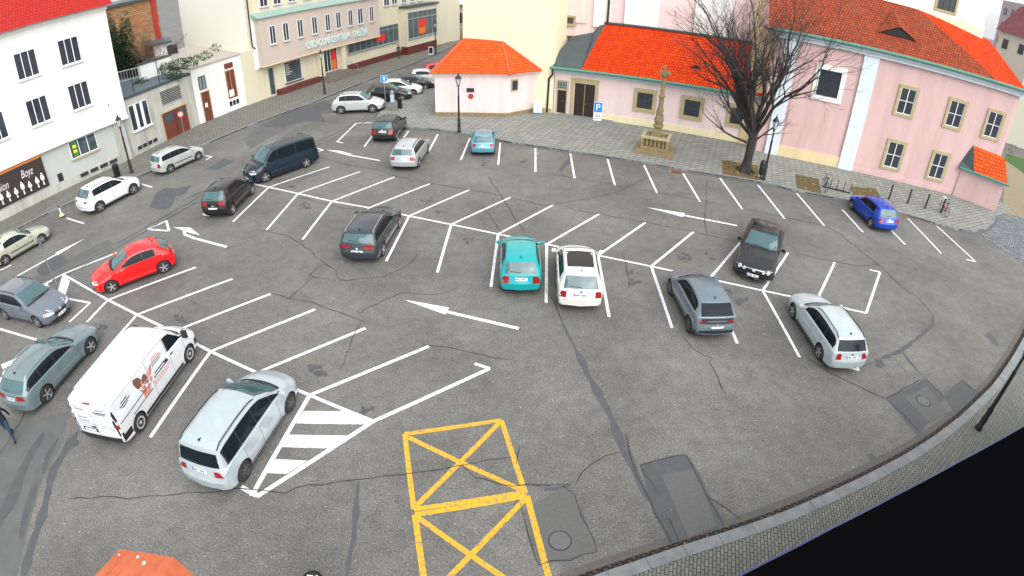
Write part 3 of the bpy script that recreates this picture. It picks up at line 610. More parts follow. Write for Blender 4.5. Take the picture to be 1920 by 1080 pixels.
tp = [(2.0,2.3,5.85),(5.15,2.4,5.75)]
part(W, 'roof', MB().hull(e0+tp+[(5.3,6,5.9),(1.9,6,5.9)], [(0,1,6,5),(1,2,6),(2,3,7,6),(0,5,8,4),(5,6,7,8),(4,3,2,1,0)]), M['pantile'])
M['ridge'] = plain('salmon_ridge', '#c9583a', .8, var=.25)
for a, b_ in ((e0[0], tp[0]), (e0[1], tp[1]), (e0[2], tp[1])): part(W, 'ridge_tiles', MB().tube([a, b_], .1, 6), M['ridge'])
part(W, 'plaque', MB().box(2.52, -.05, 2.1, 3.12, -.002, 2.42), M['dframe'])
part(W, 'wreath', MB().lathe([(.06,-.04),(.2,-.05),(.22,0),(.06,0)], 12, (2.85,-.02,1.75), 0, 'y'), plain('red_wreath', '#a4343c', .8, var=.4, vs=20))
Wc = Wall((950,219), (1003,209), 'x', '', ''); bpy.data.objects.remove(Wc.e)
dv = (G(1003,209,.115)-G(950,219,.115)); an = math.atan2(dv.y, dv.x)-W.e.rotation_euler.z
sw_ = MB().box(.35, -.09, 2.15, 1.05, -.0, 3.1, 1).box(.45, -.1, 2.25, .95, -.088, 3.0, 0).build('window', [M['glass'], M['stone']], W.e, loc=(L5, 0, 0)); sw_.rotation_euler = (0, 0, an)

# --- 8 low aisle of the church with the doors
W = Wall((1037,212), (1430,276), 'church_aisle', 'long low pink church aisle under a bright orange roof, behind the stone column', 'church')
RZ = 7.3; RO = 4.2
part(W, 'wall', MB().box(.0, 0, -.05, 17.6, 5.2, 4.0), M['pink2'])
part(W, 'plinth', MB().box(3.95, -.05, .1, 17.5, -.002, .62), plaster('cream_plinth', '#e6dab4', '#b9ab8a', .4))
part(W, 'doorstep', MB().box(.5, -.55, .1, 5.0, -.051, .2, 0), M['kerb'])
part(W, 'cornice', MB().box(-.05, -.18, 3.55, 17.5, -.002, 3.72, 0).box(-.08, -.30, 3.72, 17.5, -.002, 3.99, 0), M['bluecorn'])
part(W, 'roof', MB().hull([(2.2,-.42,3.98),(16.6,-.42,3.98),(16.6,RO,RZ),(3.0,RO,RZ),(2.2,-.42,4.06),(16.6,-.42,4.06),(16.6,RO,RZ+.08),(3.0,RO,RZ+.08)], [(3,2,1,0),(4,5,6,7),(0,1,5,4),(1,2,6,5),(2,3,7,6),(3,0,4,7)]), M['tile'])
part(W, 'hip_sheet', MB().hull([(-.15,-.42,4.02),(2.2,-.42,4.02),(2.98,RO,RZ+.02),(2.5,RO,7.2),(2.0,RO,6.5),(.2,RO,6.0),(.0,1.4,5.2)], [(0,1,2,3,4,5,6)]), M['slate'], label='dark sheet-metal slope at the left end of the orange roof')
part(W, 'ridge_flashing', MB().tube([(2.9,RO-.1,RZ+.12),(16.6,RO-.1,RZ+.12)], .1, 6), M['slate'])
part(W, 'gutter', MB().tube([(-.3,-.52,3.98),(17.0,-.52,3.98)], .12, 8), M['copper'])
part(W, 'downpipe', MB().tube([(-.1,-.5,3.9),(-.12,-.3,3.4),(-.45,-.12,3.0),(-.5,-.12,.15)], .085, 8), M['iron'])
part(W, 'eyebrow_dormer', MB().hull([(10.2,1.0,4.98),(11.6,1.0,4.98),(10.9,1.0,5.32),(10.9,2.6,6.3)], [(0,1,2)], 1).hull([(10.2,1.0,4.98),(10.9,1.0,5.36),(11.6,1.0,4.98),(10.9,2.7,6.28)], [(0,3,1),(1,3,2)], 0), [M['tile'], M['black']])
o = door(W, .32, 1.05, .24, 2.15, 'darkwood', False, 0, 'stone', .1, label='narrow dark church door'); 
window(W, .32, 1.05, 2.3, 2.85, 0, 3, 2, 'dframe', 'curtain', 'stone', .12, fw=.03, bars=.02, name='fanlight')
part(W, 'door_surround', MB().box(1.42, -.11, .12, 1.62, -.002, 3.15).box(3.42, -.11, .12, 3.62, -.002, 3.15).box(1.62, -.11, 2.92, 3.42, -.002, 3.15).box(1.35, -.14, 3.15, 3.69, -.002, 3.27), M['stone'])
door(W, 1.72, 3.35, .2, 2.85, 'darkwood', True, 0, None, label='wide dark double church door')
for a in (6.5, 10.2, 13.8): window(W, a+.28, a+1.48, 1.55, 2.8, 0, 3, 3, 'dframe', 'glass', 'stone', .3, fw=.03, bars=.018, label='square church window in a sandstone surround')
part(W, 'nave_wall', MB().box(-1.5, RO+.15, 6.0, 19.8, RO+8, 19, 0).box(-1.5, RO+.02, 7.2, 1.3, RO+.149, 19, 0), M['pink2'], label='tall pale nave wall above the aisle roof')
for a, b_ in ((1.9, 3.35), (4.5, 7.3), (10.2, 13.2), (15.8, 18.2)): part(W, 'pilaster', MB().box(a, RO-.05, 7.0, b_, RO+.149, 19), M['whiter'])
part(W, 'nave_downpipe', MB().tube([(3.15,RO-.15,7.35),(3.15,RO-.15,19)], .09, 8), M['iron'])
xa, z1 = W.s(1057, 31, RO); xb, z0 = W.s(1076, 46, RO); window(W, xa, xb, z0, z1, RO+.02, 1, 1, 'stone', 'glass', 'stone', .15, name='small_window')

# --- 9 big south side of the church at the right
W = Wall((1455,290), (1785,365), 'church_choir', 'tall pink church side with white pilasters and high windows, right of the bare tree', 'church')
part(W, 'wall', MB().box(-1.6, 0, -.05, 17.5, 6, 9.2), M['pink'])
M['bluew'] = plaster('bluish_white_render', '#d3dde2', '#aab6bd', .3)
for a, b_ in ((4.82, 5.95), (-.95, .02)): part(W, 'pilaster', MB().box(a, -.18, .1, b_, -.002, 9.2, 0), M['bluew'])
part(W, 'wall_panel', MB().box(.22, -.05, .95, 4.6, -.002, 8.9, 0), M['pink'])
part(W, 'plinth', MB().box(.03, -.1, .05, 4.81, -.003, .95, 0).box(5.96, -.06, .05, 14.4, -.003, .42, 1), [M['cream2'], M['pink']])
part(W, 'side_bay', MB().box(-2.9, 1.2, -.05, -1.61, 4, 9.0, 0), M['cream2'], label='narrow bay beside the left pilaster')
part(W, 'cornice', MB().box(-1.7, -.3, 8.75, 17.6, -.003, 9.0, 0).box(-1.75, -.42, 9.0, 17.65, -.003, 9.25, 0), M['bluecorn'])
part(W, 'gutter', MB().tube([(-2.0,-.55,9.28),(17.7,-.55,9.28)], .12, 8), M['copper'])
h1 = W.s(1726, 19, 5); h2 = W.s(1855, 76, 5.5)
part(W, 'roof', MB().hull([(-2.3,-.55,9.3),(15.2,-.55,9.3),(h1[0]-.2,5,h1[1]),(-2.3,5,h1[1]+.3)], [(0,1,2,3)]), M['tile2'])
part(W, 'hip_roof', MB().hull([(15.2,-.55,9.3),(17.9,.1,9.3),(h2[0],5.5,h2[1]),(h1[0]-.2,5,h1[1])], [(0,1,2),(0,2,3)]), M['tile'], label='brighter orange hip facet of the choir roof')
part(W, 'roof_end', MB().hull([(-2.3,-.55,9.3),(-2.3,5,h1[1]+.3),(-2.3,5,9.0)], [(0,1,2)]), M['pink'])
dx, dz = W.s(1680, 55, 2); part(W, 'eyebrow_dormer', MB().hull([(dx-1.3,1.2,10.45),(dx+1.3,1.2,10.45),(dx,1.2,11.1),(dx,3.2,11.9)], [(0,1,2)], 1).hull([(dx-1.6,1.1,10.4),(dx,1.1,11.17),(dx+1.6,1.1,10.4),(dx,3.6,12.2)], [(0,3,1),(1,3,2)], 0), [M['tile2'], M['black']])
n0 = W.s(1732, 8, 5.2)[0]
part(W, 'upper_nave', MB().box(-3, 5.3, 8, 15.6, 16, 22, 0).box(-3, 5.15, 8, 15.65, 5.299, h2[1]+.9, 1), [M['whiter'], M['cream']], label='white upper nave wall above the choir roof')
xa = W.s(1757, 10, 5.3)[0]; xb = W.s(1790, 16, 5.3)[0]; zz = W.s(1775, 20, 5.3)[1]
window(W, xa, xb, zz, zz+4, 5.3, 3, 4, 'dframe', 'glass', 'stone', .2)
for a in ((8.28, 9.5), (12.05, 13.2)): window(W, a[0], a[1], 1.05, 3.0, 0, 2, 2, 'wframe', 'glass', 'stone', .2, label='lower white-barred church window in a stone surround')
for a in ((8.1, 9.3), (12.1, 13.3), (15.4, 16.6)): window(W, a[0], a[1], 5.2, 7.1, 0, 2, 2, 'wframe', 'glass', 'stone', .2, label='upper church window in a stone surround')
window(W, 1.9, 3.5, 5.2, 7.1, -.05, 2, 2, 'dframe', 'glass', 'whiter', .35, label='upper church window in a broad white surround')
# --- lean-to at the corner
def on_choir(px, py):
    s_, z_ = W.s(px, py, -.03); p_ = W.A+W.d*s_-W.n*.03; return p_, z_
LA, LB = on_choir(1826, 273), on_choir(1884, 296)
W = Wall((1786,366), (1865,396), 'church_lean_to', 'small pink lean-to with its own orange roof at the church corner', 'annexe')
LT, LR = [((p_-W.A).dot(W.d), (p_-W.A).dot(W.n), z_) for p_, z_ in (LA, LB)]
part(W, 'wall', MB().prism([(-.02,.0),(3.57,0),(3.8,1.7),(-.05,1.6)], -.05, 2.35), M['pink'])
part(W, 'cornice', MB().box(-.1, -.12, 2.2, 3.66, -.002, 2.36), M['bluecorn'])
part(W, 'gutter', MB().tube([(-.2,-.3,2.42),(3.8,-.3,2.42)], .09, 8), M['copper'])
part(W, 'roof', MB().hull([(.95,-.3,2.45),(3.72,-.3,2.45),LR,LT], [(0,1,2,3)]).hull([(3.6,0,2.3),(3.7,1.4,2.3),(LR[0]-.03,LR[1],LR[2]-.05)], [(0,1,2)], 1), [M['pantile'], M['pink']])
part(W, 'hip_sheet', MB().hull([(-.25,-.3,2.43),(.95,-.3,2.43),LT,(LT[0]-.35,LT[1]-.02,LT[2]-.35),(-.2,.02,2.9)], [(0,1,2,3,4)]), M['slate'])

# ------------------------------------------------------------------ far things
def at(px, py, dist):
    d = ray(px, py); return EYE+d*(dist/math.hypot(d.x, d.y))
def far_wall(name, label, cat, p1, d1, p2, d2, ztop_px, depth, mat, z0=-.1):
    A = at(*p1, d1); B = at(*p2, d2); d = (B-A).xy; e = empty(name, (A.x, A.y, 0), math.atan2(d.y, d.x)); tag(e, label, cat)
    class Q: pass
    q = Wall.__new__(Wall); q.A = A.xy; q.d = d.normalized(); q.n = Vector((-q.d.y, q.d.x)); q.L = d.length; q.e = e
    q.zt = q.s(*ztop_px)[1]; MB().box(0, 0, z0, q.L, depth, q.zt).build('wall', mat, e); return q
q = far_wall('brick_house', 'old house end of bare yellowish brick behind the grey garage', 'house', (196,60), 62, (303,60), 66, (250,5), 8, M['brickwall'])
part(q, 'roof', MB().box(-.2, -.3, q.zt, q.L+.2, 8, q.zt+.25), M['slate'])
part(q, 'downpipe', MB().box(q.L-.9, -.12, 3, q.L-.3, -.002, q.zt), plain('red_render', '#a03434', .9))
q = far_wall('garden_hut', 'small white hut with red side behind the roof terrace', 'hut', (288,95), 58, (318,92), 58, (305,82), 4, M['whiter'])
part(q, 'roof', MB().box(-.6, -.5, q.zt, q.L+.3, 4, q.zt+.2), M['slate']); part(q, 'side_wall', MB().box(-1.6, .2, 0, -.01, 3.5, q.zt-.3), plain('red_brick_render', '#9a4a36', .9, var=.3))
xa, z1 = q.s(312, 86); part(q, 'window', MB().box(xa, -.04, z1-.9, xa+1.0, -.002, z1), M['glass'])
q = far_wall('garden_wall', 'low white garden wall behind the terrace railing', 'wall', (262,125), 53, (322,118), 55, (290,114), .4, M['whiter'], z0=3.3)
part(q, 'coping', MB().box(-.1, -.1, q.zt, q.L+.1, .5, q.zt+.12), M['slate'])
q = far_wall('apartment_block', 'long pinkish apartment block high on the skyline at top right', 'apartment block', (1870,50), 150, (1960,90), 130, (1890,2), 14, plain('pale_apartment_render', '#b9a3a6', .9))
for r_ in range(5):
    for k in range(12):
        xx = 1.5+k*3.6; zz = q.zt-3.2-r_*3.2; part(q, 'window', MB().box(xx, -.08, zz, xx+1.5, -.002, zz+1.6), M['glass'])
q = far_wall('roadside_house', 'pale house with purple-grey roof beyond the church at the right edge', 'house', (1862,110), 98, (1965,170), 92, (1905,66), 8, plain('cream_house_render', '#cfc3b4', .9))
part(q, 'roof', MB().hull([(-.5,-.5,q.zt),(q.L+.5,-.5,q.zt),(q.L+.5,4.5,q.zt+4.5),(-.5,4.5,q.zt+4.5),(-.5,8.5,q.zt),(q.L+.5,8.5,q.zt)], [(0,1,2,3),(3,2,5,4),(0,3,4),(1,5,2),(0,4,5,1)]), tiles('dull_roof', (.34, .12, .12), (.26, .09, .10), (.1, .04, .05)))
for k in range(6): part(q, 'window', MB().box(1+k*3, -.08, q.zt-2.4, 2+k*3, -.002, q.zt-1.0), M['glass'])
q = far_wall('boundary_wall', 'pale boundary wall above the bright lawn', 'wall', (1884,262), 82, (1990,330), 84, (1915,120), .4, plain('cream_wall', '#cfcdb9', .9))
# ------------------------------------------------------------------ vehicles
def carpaint(name, col, metal=.0, rough=.26):
    col = srgb(col) if isinstance(col, str) else col
    m, t, b = nmat(name); v = coord(t)
    c = mix(t, col, sc(col, .8), noise(t, v, 3, 5)); t.links.new(c, b.inputs['Base Color'])
    b.inputs['Metallic'].default_value = metal; b.inputs['Roughness'].default_value = rough
    b.inputs['Specular IOR Level'].default_value = .3; b.inputs['Coat Weight'].default_value = .65; b.inputs['Coat Roughness'].default_value = .06; return m
M['cglass'] = plain('tinted_car_glass', (.008, .014, .018), .07, var=.3, vs=2, spec=.15); M['cglass2'] = plain('car_glass', (.045, .105, .115), .04, var=.4, vs=1.5, spec=1.0)  # car_glass: teal of mirrored sky and interior is put into its base colour
M['plastic'] = plain('black_plastic', (.018, .018, .02), .55, var=.2)
M['tyre'] = plain('tyre_rubber', (.022, .022, .023), .85, var=.2)
M['alloy'] = plain('alloy_rim', (.52, .53, .55), .3, metal=.7, var=.1)
M['steelrim'] = plain('silver_steel_rim', (.5, .51, .52), .45, metal=.3, var=.1)
M['darkrim'] = plain('dark_alloy_rim', (.14, .14, .15), .35, metal=.7, var=.1)
M['lampred'] = plain('tail_lamp_red', (.27, .006, .008), .15, var=.25, vs=10, spec=.8)
M['lampwhite'] = plain('headlamp_glass', (.55, .58, .60), .12, var=.3, vs=10, spec=.9)
M['plate'] = plain('number_plate_white', (.75, .76, .78), .4, var=.03)
M['platetext'] = plain('plate_characters', (.03, .03, .04), .5)
M['plateblue'] = plain('plate_blue_band', (.02, .06, .35), .4)
M['seam'] = plain('panel_gap', (.02, .02, .022), .8)
M['chrome'] = plain('chrome_trim', (.65, .66, .68), .18, metal=.9, var=.05)
M['interior'] = plain('car_interior', (.02, .02, .022), .9)

def interp(pts, x):
    if x <= pts[0][0]: return pts[0][1]
    for (a, va), (b, vb) in zip(pts, pts[1:]):
        if x <= b: return va+(vb-va)*((x-a)/(b-a) if b > a else 0)
    return pts[-1][1]
# t = distance back from the front bumper; all in metres
def spec(L, Wd, H, wb, fo, xc, zc, xr, xe, ze, xt, zt, nose=.68, deck=None, rw=.31, belt=None, tumble=.34, zb=.165, tail=.62, flat=0):
    d = dict(L=L, W=Wd, H=H, wb=wb, fo=fo, xc=xc, zc=zc, xr=xr, xe=xe, ze=ze, xt=xt, zt=zt, rw=rw, tumble=tumble, zb=zb, flat=flat)
    top = [(0, nose-.16), (.02, nose-.08), (.07, nose-.01), (.18, nose+.045), (xc*.55, nose+(zc-nose)*.66+.02), (xc, zc), (xc+(xr-xc)*.5, zc+(H-.05-zc)*.54), (xr-.06, H-.085), (xr+.12, H-.04), (xr+.5, H-.008), ((xr+xe)/2, H), (xe-.25, (H+ze)/2+.01), (xe, ze), ((xe+xt)/2, (ze+zt)/2+.015), (xt, zt)]
    if deck: top += [(xt+.08, zt-.005), (L-.12, deck), (L-.05, deck-.04)]
    else: top += [(xt+.025, zt-.05), (max(xt+.05, L-.13), zt-.16)]
    top += [(L-.03, tail+.06), (L, tail)]
    d['top'] = sorted(set(top)); bz = belt or zc-.04
    d['beltp'] = [(0, nose-.2), (.1, nose-.05), (.5, nose+.0), (xc*.75, (nose+zc)/2+.0), (xc+.15, bz), (xt-.3, (bz+zt)/2+.0 if not deck else bz), (xt, zt-.07), (L-.1, (deck or zt)-.14), (L, tail-.06)]
    return d
def wfac(d, t):
    L = d['L']; f = interp([(0, .70), (.03, .79), (.09, .865), (.2, .93), (.45, .975), (.9, 1), (L-.8, 1), (L-.35, .985), (L-.14, .95), (L-.05, .905), (L-.015, .86), (L, .82)], t)
    if d['flat']: f = interp([(0, .78), (.04, .86), (.12, .92), (.35, .97), (.8, 1), (L-.3, 1), (L-.06, .985), (L, .96)], t)
    return f
def ringpts(d, t):
    W2 = d['W']/2*wfac(d, t); top = interp(d['top'], t); L = d['L']
    zb = interp([(0, d['zb']+.16), (.12, d['zb']+.03), (.5, d['zb']), (L-.6, d['zb']), (L-.15, d['zb']+.08), (L, d['zb']+.18)], t)
    bl = min(interp(d['beltp'], t), top-.03); h = top-bl; s = max(0, min(1, (h-.12)/.22))
    wr = W2-.05-d['tumble']*h*(1-.12*max(0, h-.4))
    P = [(0, zb), (W2*.86, zb), (W2*.955, zb+.05), (W2*.975, zb+(bl-zb)*.30), (W2*1.0, zb+(bl-zb)*.62), (W2*.995, zb+(bl-zb)*.82), (W2*.968, bl)]
    hood = [(W2*.93, bl+h*.35), (W2*.84, bl+h*.62), (W2*.72, bl+h*.80), (W2*.52, bl+h*.92), (W2*.30, bl+h*.98), (0, top)]
    gh = [(W2*.968-.045, bl+.022), (((W2*.968-.045)+wr)/2+.012, bl+.022+(h-.09)*.5), (wr, top-.10), (wr-.045, top-.045), (wr-.15, top-.012), (0, top)]
    return P+[(a[0]*(1-s)+b[0]*s, a[1]*(1-s)+b[1]*s) for a, b in zip(hood, gh)]
def shift(d, t):            # plan curvature: nose, windscreen, rear window and tail bow outwards
    if d['flat']: return interp([(0, -.20), (.5, -.12), (d['xr'], -.08), (d['xr']+.5, 0), (d['L']-.4, 0), (d['L'], .03)], t)
    return interp([(0, -.24), (.5, -.15), (d['xc'], -.15), (d['xr'], -.10), (d['xr']+.7, 0), (d['xe']-.6, 0), (d['xe'], .06), (d['xt'], .09), (d['L'], .14)], t)
def car_body(d):
    ts = set(x for x, _ in d['top'])|{.03, .09, .2, .45, .9, d['L']-.35, d['L']-.14, d['L']-.05, d['L']-.015, d['xc']+.05, d['xc']-.04}
    x = .3
    while x < d['L']: ts.add(round(x, 3)); x += .22
    ts = sorted(ts); q = [ts[0]]
    for t in ts[1:]:
        if t-q[-1] > .012: q.append(t)
    if q[-1] != d['L']: q[-1] = d['L']
    ts = q; X0 = d['fo']+d['wb']/2; V = []; F = []
    for t in ts:
        h = ringpts(d, t); x = X0-t
        V += [(x+shift(d, t)*(y/(d['W']/2))**2, y, z) for y, z in h]+[(x+shift(d, t)*(y/(d['W']/2))**2, -y, z) for y, z in h[-2:0:-1]]
    n = len(V)//len(ts)
    for i in range(len(ts)-1):
        for j in range(n): F.append((i*n+j, (i+1)*n+j, (i+1)*n+(j+1) % n, i*n+(j+1) % n))
    F.append(tuple(range(n))); F.append(tuple((len(ts)-1)*n+j for j in range(n))[::-1])
    return V, F
def recalc(me):
    bm = bmesh.new(); bm.from_mesh(me); bmesh.ops.recalc_face_normals(bm, faces=bm.faces); bm.to_mesh(me); bm.free()
def boolean_arches(me, d):
    o = bpy.data.objects.new('tmp', me); C.objects.link(o); cut = []
    for sx in (1, -1):
        for sy in (1, -1):
            b = MB(); r = d['rw']+.055; c = (sx*d['wb']/2, sy*(d['W']/2), d['rw']); n = 28
            b.lathe([(r, -.24), (r, .3)], n, c, 0, 'y'); m2 = bpy.data.meshes.new('cut'); m2.from_pydata(b.v, [], b.f); recalc(m2)
            co = bpy.data.objects.new('cut', m2); C.objects.link(co); cut.append(co)
            md = o.modifiers.new('b', 'BOOLEAN'); md.operation = 'DIFFERENCE'; md.solver = 'EXACT'; md.object = co
    bpy.context.view_layer.update()
    r_ = bpy.data.meshes.new_from_object(o.evaluated_get(bpy.context.evaluated_depsgraph_get()))
    for c_ in cut: m2 = c_.data; bpy.data.objects.remove(c_); bpy.data.meshes.remove(m2)
    bpy.data.objects.remove(o); return r_
class Car:
    def __init__(s, name, d, paint, label, cat='car', rim='alloy', trim=False):
        s.d = d; s.n = name; s.root = empty(name); tag(s.root, label, cat); s.X0 = d['fo']+d['wb']/2; s.paint = paint
        V, F = car_body(d); me = bpy.data.meshes.new('body'); me.from_pydata(V, [], F); recalc(me)
        s.bvh = BVHTree.FromPolygons([Vector(v) for v in V], F)
        me = boolean_arches(me, d); me.name = 'body'; me.materials.clear(); me.materials.append(paint); me.materials.append(M['plastic'])
        rr = d['rw']+.06
        for p in me.polygons:
            c = p.center; ins = any(math.hypot(c.x-sx*d['wb']/2, c.z-d['rw']) < rr for sx in (1, -1)) and abs(c.y) < d['W']/2*wfac(d, s.X0-c.x)*.93 and abs(p.normal.y) < .98
            ins = ins or (abs(p.normal.y) > .98 and abs(abs(c.y)-(d['W']/2-.24)) < .03)
            p.material_index = 1 if ins or (p.normal.z < -.7) else 0
            p.use_smooth = True
        try: me.set_sharp_from_angle(angle=R(32))
        except Exception: pass
        s.body = bpy.data.objects.new('body', me); C.objects.link(s.body); s.body.parent = s.root
        # wheels
        for sx in (1, -1):
            for sy in (1, -1):
                s.wheel(sx*d['wb']/2, sy*(d['W']/2-.115), d['rw'], sy, rim)
    def X(s, t): return s.X0-t
    def XS(s, t, y): return s.X0-t+shift(s.d, t)*(y/(s.d['W']/2))**2
    def wheel(s, x, y, r, sy, rim):
        key = (r, sy, rim)
        if key not in WH:
            b = MB(); b.lathe([(r*.62, .095*sy), (r*.70, .108*sy), (r*.92, .10*sy), (r, .07*sy), (r, -.09*sy), (r*.8, -.1*sy)] if True else 0, 26, (0, 0, 0), 0, 'y')
            a = b.build('wheel', M['tyre'], smooth=True, ang=50); recalc(a.data)
            k = MB(); k.lathe([(r*.64, .099*sy), (r*.655, .104*sy), (r*.60, .103*sy), (r*.57, .06*sy)], 26, (0, 0, 0), 0, 'y')
            if rim == 'steelrim':
                k = MB(); k.lathe([(r*.64, .09*sy), (r*.655, .104*sy), (r*.5, .105*sy), (r*.3, .07*sy), (r*.2, .1*sy), (.01, .105*sy)], 26, (0, 0, 0), 0, 'y')
                for i in range(10):
                    a_ = 2*math.pi*i/10; k.lathe([(.022, .0), (.001, .006*sy)], 8, (r*.44*math.cos(a_), .108*sy, r*.44*math.sin(a_)), 1, 'y')
            else:
                k = MB(); k.lathe([(r*.60, .075*sy), (r*.655, .104*sy), (r*.66, .098*sy)], 26, (0, 0, 0), 0, 'y'); k.f = k.f[:-2]; k.m = k.m[:-2]
                k.lathe([(r*.6, .07*sy), (.01, .071*sy)], 20, (0, 0, 0), 1, 'y'); ns = 5 if rim == 'alloy' else 7
                for i in range(ns):
                    a_ = 2*math.pi*i/ns+.3; c_ = Vector((math.cos(a_), 0, math.sin(a_))); p_ = Vector((-math.sin(a_), 0, math.cos(a_)))
                    k.obox(c_*r*.33+Vector((0, .09*sy, 0)), c_*r*.30, Vector((0, .012, 0)), p_*r*.085)
                k.lathe([(r*.13, .08*sy), (r*.12, .108*sy), (.01, .11*sy)], 12, (0, 0, 0), 0, 'y')
            c = k.build('rim', [M['steelrim' if rim == 'steelrim' else 'darkrim' if rim == 'darkrim' else 'alloy'], M['black']], smooth=True, ang=30); recalc(c.data)
            WH[key] = (a.data, c.data); bpy.data.objects.remove(a); bpy.data.objects.remove(c)
        a = bpy.data.objects.new('wheel', WH[key][0]); C.objects.link(a); a.parent = s.root; a.location = (x, y, r)
        c = bpy.data.objects.new('rim', WH[key][1]); C.objects.link(c); c.parent = a
    def patch(s, name, P, D, nu, nv, mat, off=.006, parent=None, mb=None, build=True, thick=0):
        # a skin laid on the body: P(u,v) point near the surface, D(u,v) outward direction
        b = mb or MB(); V = []; 
        for i in range(nu+1):
            for j in range(nv+1):
                p = Vector(P(i/nu, j/nv)); d = Vector(D(i/nu, j/nv)).normalized()
                h = s.bvh.ray_cast(p+d*1.2, -d, 2.4)
                if h[0] is None: h = (p, d)
                n = h[1]; n = n if n.dot(d) > 0 else -n
                V.append(h[0]+n*off)
        F = []; c = Vector(D(.5, .5))
        for i in range(nu):
            for j in range(nv):
                a = i*(nv+1)+j; f = (a, a+nv+1, a+nv+2, a+1); nn = (V[f[1]]-V[f[0]]).cross(V[f[3]]-V[f[0]])
                F.append(f if nn.dot(c) > 0 else f[::-1])
        b.add(V, F)
        if build: return b.build(name, mat, parent or s.root, smooth=True, ang=60)
    def zt(s, t): return interp(s.d['top'], t)
    def zbelt(s, t): return min(interp(s.d['beltp'], t), s.zt(t)-.03)
    def side(s, name, t0, t1, lo, hi, mat, sy, nu=10, nv=2, off=.006, **k):
        return s.patch(name, lambda u, v: (s.XS(t0+(t1-t0)*u, s.d['W']*.44), 0, lo(t0+(t1-t0)*u)*(1-v)+hi(t0+(t1-t0)*u)*v), lambda u, v: (0, sy, 0), nu, nv, mat, off, **k)
    def glass(s, cuts, t0, t1, frame='plastic', up=.095, lo=.045):
        zl = lambda t: s.zbelt(t)+lo; zh = lambda t: max(s.zt(t)-up-.03, s.zbelt(t)+lo+.004)
        for sy in (1, -1):
            tr = s.side('window_trim', t0, t1, lambda t: zl(t)-.018, lambda t: zh(t)+.018, M[frame], sy, 22, 3, .005)
            for a, b_ in zip(cuts, cuts[1:]):
                s.side('side_window', a+.03, b_-.03, zl, zh, M['cglass'], sy, 8, 3, .011)
    def wrap(s, name, end, z0, z1, y0, y1, mat, sy=0, ts=.3, nu=10, off=.007, skew=0, mid=None):
        # lamp or trim wrapping a corner; end +1 front, -1 rear ; from y0 (near the middle) round to ts metres along the side
        d = s.d; L = d['L']; W2 = d['W']/2; xe = s.X(0) if end > 0 else s.X(L)
        def P(u, v):
            z = (z0*(1-v)+z1*v)+skew*u
            if u < .5: a = u*2; return (xe, sy*(y0+(y1-y0)*a), z)
            a = (u-.5)*2; return (xe-end*ts*a, sy*y1, z)
        def D(u, v):
            a = R(8)+R(74)*max(0, min(1, (u-.15)/.75)); return (end*math.cos(a), sy*math.sin(a), .0)
        return s.patch(name, P, D, nu, 2, mat, off)
    def across(s, name, end, z0, z1, y, mat, nu=8, nv=2, off=.006, yc=0, parent=None, tilt=.25):
        xe = s.X(0) if end > 0 else s.X(s.d['L'])
        return s.patch(name, lambda u, v: (xe, yc-y+2*y*u, z0*(1-v)+z1*v), lambda u, v: (end, 0, tilt), nu, nv, mat, off, parent=parent)
    def topskin(s, name, t0, t1, y0, y1, mat, off=.006, nu=8, nv=4, dx=0, yc=0):
        return s.patch(name, lambda u, v: (s.XS(t0+(t1-t0)*v, yc+(-1+2*u)*(y0*(1-v)+y1*v)), yc+(-1+2*u)*(y0*(1-v)+y1*v), s.zt(t0+(t1-t0)*v)), lambda u, v: (dx, 0, 1), nu, nv, mat, off)
    def plate(s, end, z, y=.26):
        o = s.across('number_plate', end, z-.055, z+.055, y, M['plate'], 6, 2, .014, tilt=.0)
        s.across('plate_characters', end, z-.03, z+.03, .19, M['platetext'], 1, 1, .0175, parent=o, tilt=0, yc=.03) if False else None
        for k in range(7):
            if k == 3: continue
            s.across('plate_character', end, z-.032, z+.032, .018, M['platetext'], 1, 1, .0175, yc=-.15+k*.055, parent=o, tilt=0)
        s.across('plate_band', end, z-.05, z+.05, .018, M['plateblue'], 1, 1, .0175, yc=(.235 if end > 0 else .235)*(-1 if end > 0 else 1), parent=o, tilt=0)
        return o
    def common(s, glass_t, cuts, doors, rails=False, handle='body', blackbump=False, plate_z=.78, wip=True, sill=True, plate_front=.38, roofrail='plastic', mould=False, grille=(.48,.62,.42), lowgrille=(.24,.38,.5), fin=True, frame='plastic', head=(.56,.70), tail=(.66,.92), tl=.19, wsi=.06, rearw=None, emblem=True, rearglass='cglass2'):
        d = s.d; W2 = d['W']/2
        s.glass(cuts, *glass_t, frame=frame)
        tw = lambda t: W2*.968-.05-.05-d['tumble']*max(0, s.zt(t)-s.zbelt(t))
        a, b_ = d['xc']+.05, d['xr']-.02
        s.topskin('windscreen', a, b_, W2*.80, tw(b_)-.03, M['cglass2'], dx=.9, nu=12, nv=10, off=.012)
        s.topskin('cowl', d['xc']-.09, a-.01, W2*.78, W2*.80, M['plastic'], dx=.4, nv=2)
        ra, rb = rearw or (d['xe']+.05, d['xt']-.005)
        za, zb_ = s.zt(ra)-.01, s.zt(rb)+.01; ch = Vector((-(za-zb_), 0, (rb-ra)))
        s.patch('rear_window', lambda u, v: (s.XS(ra+(rb-ra)*v, (2*u-1)*W2*.7), (-1+2*u)*((tw(ra)-.03)*(1-v)+W2*.76*v), za+(zb_-za)*v), lambda u, v: ch, 12, 10, M[rearglass], .014)
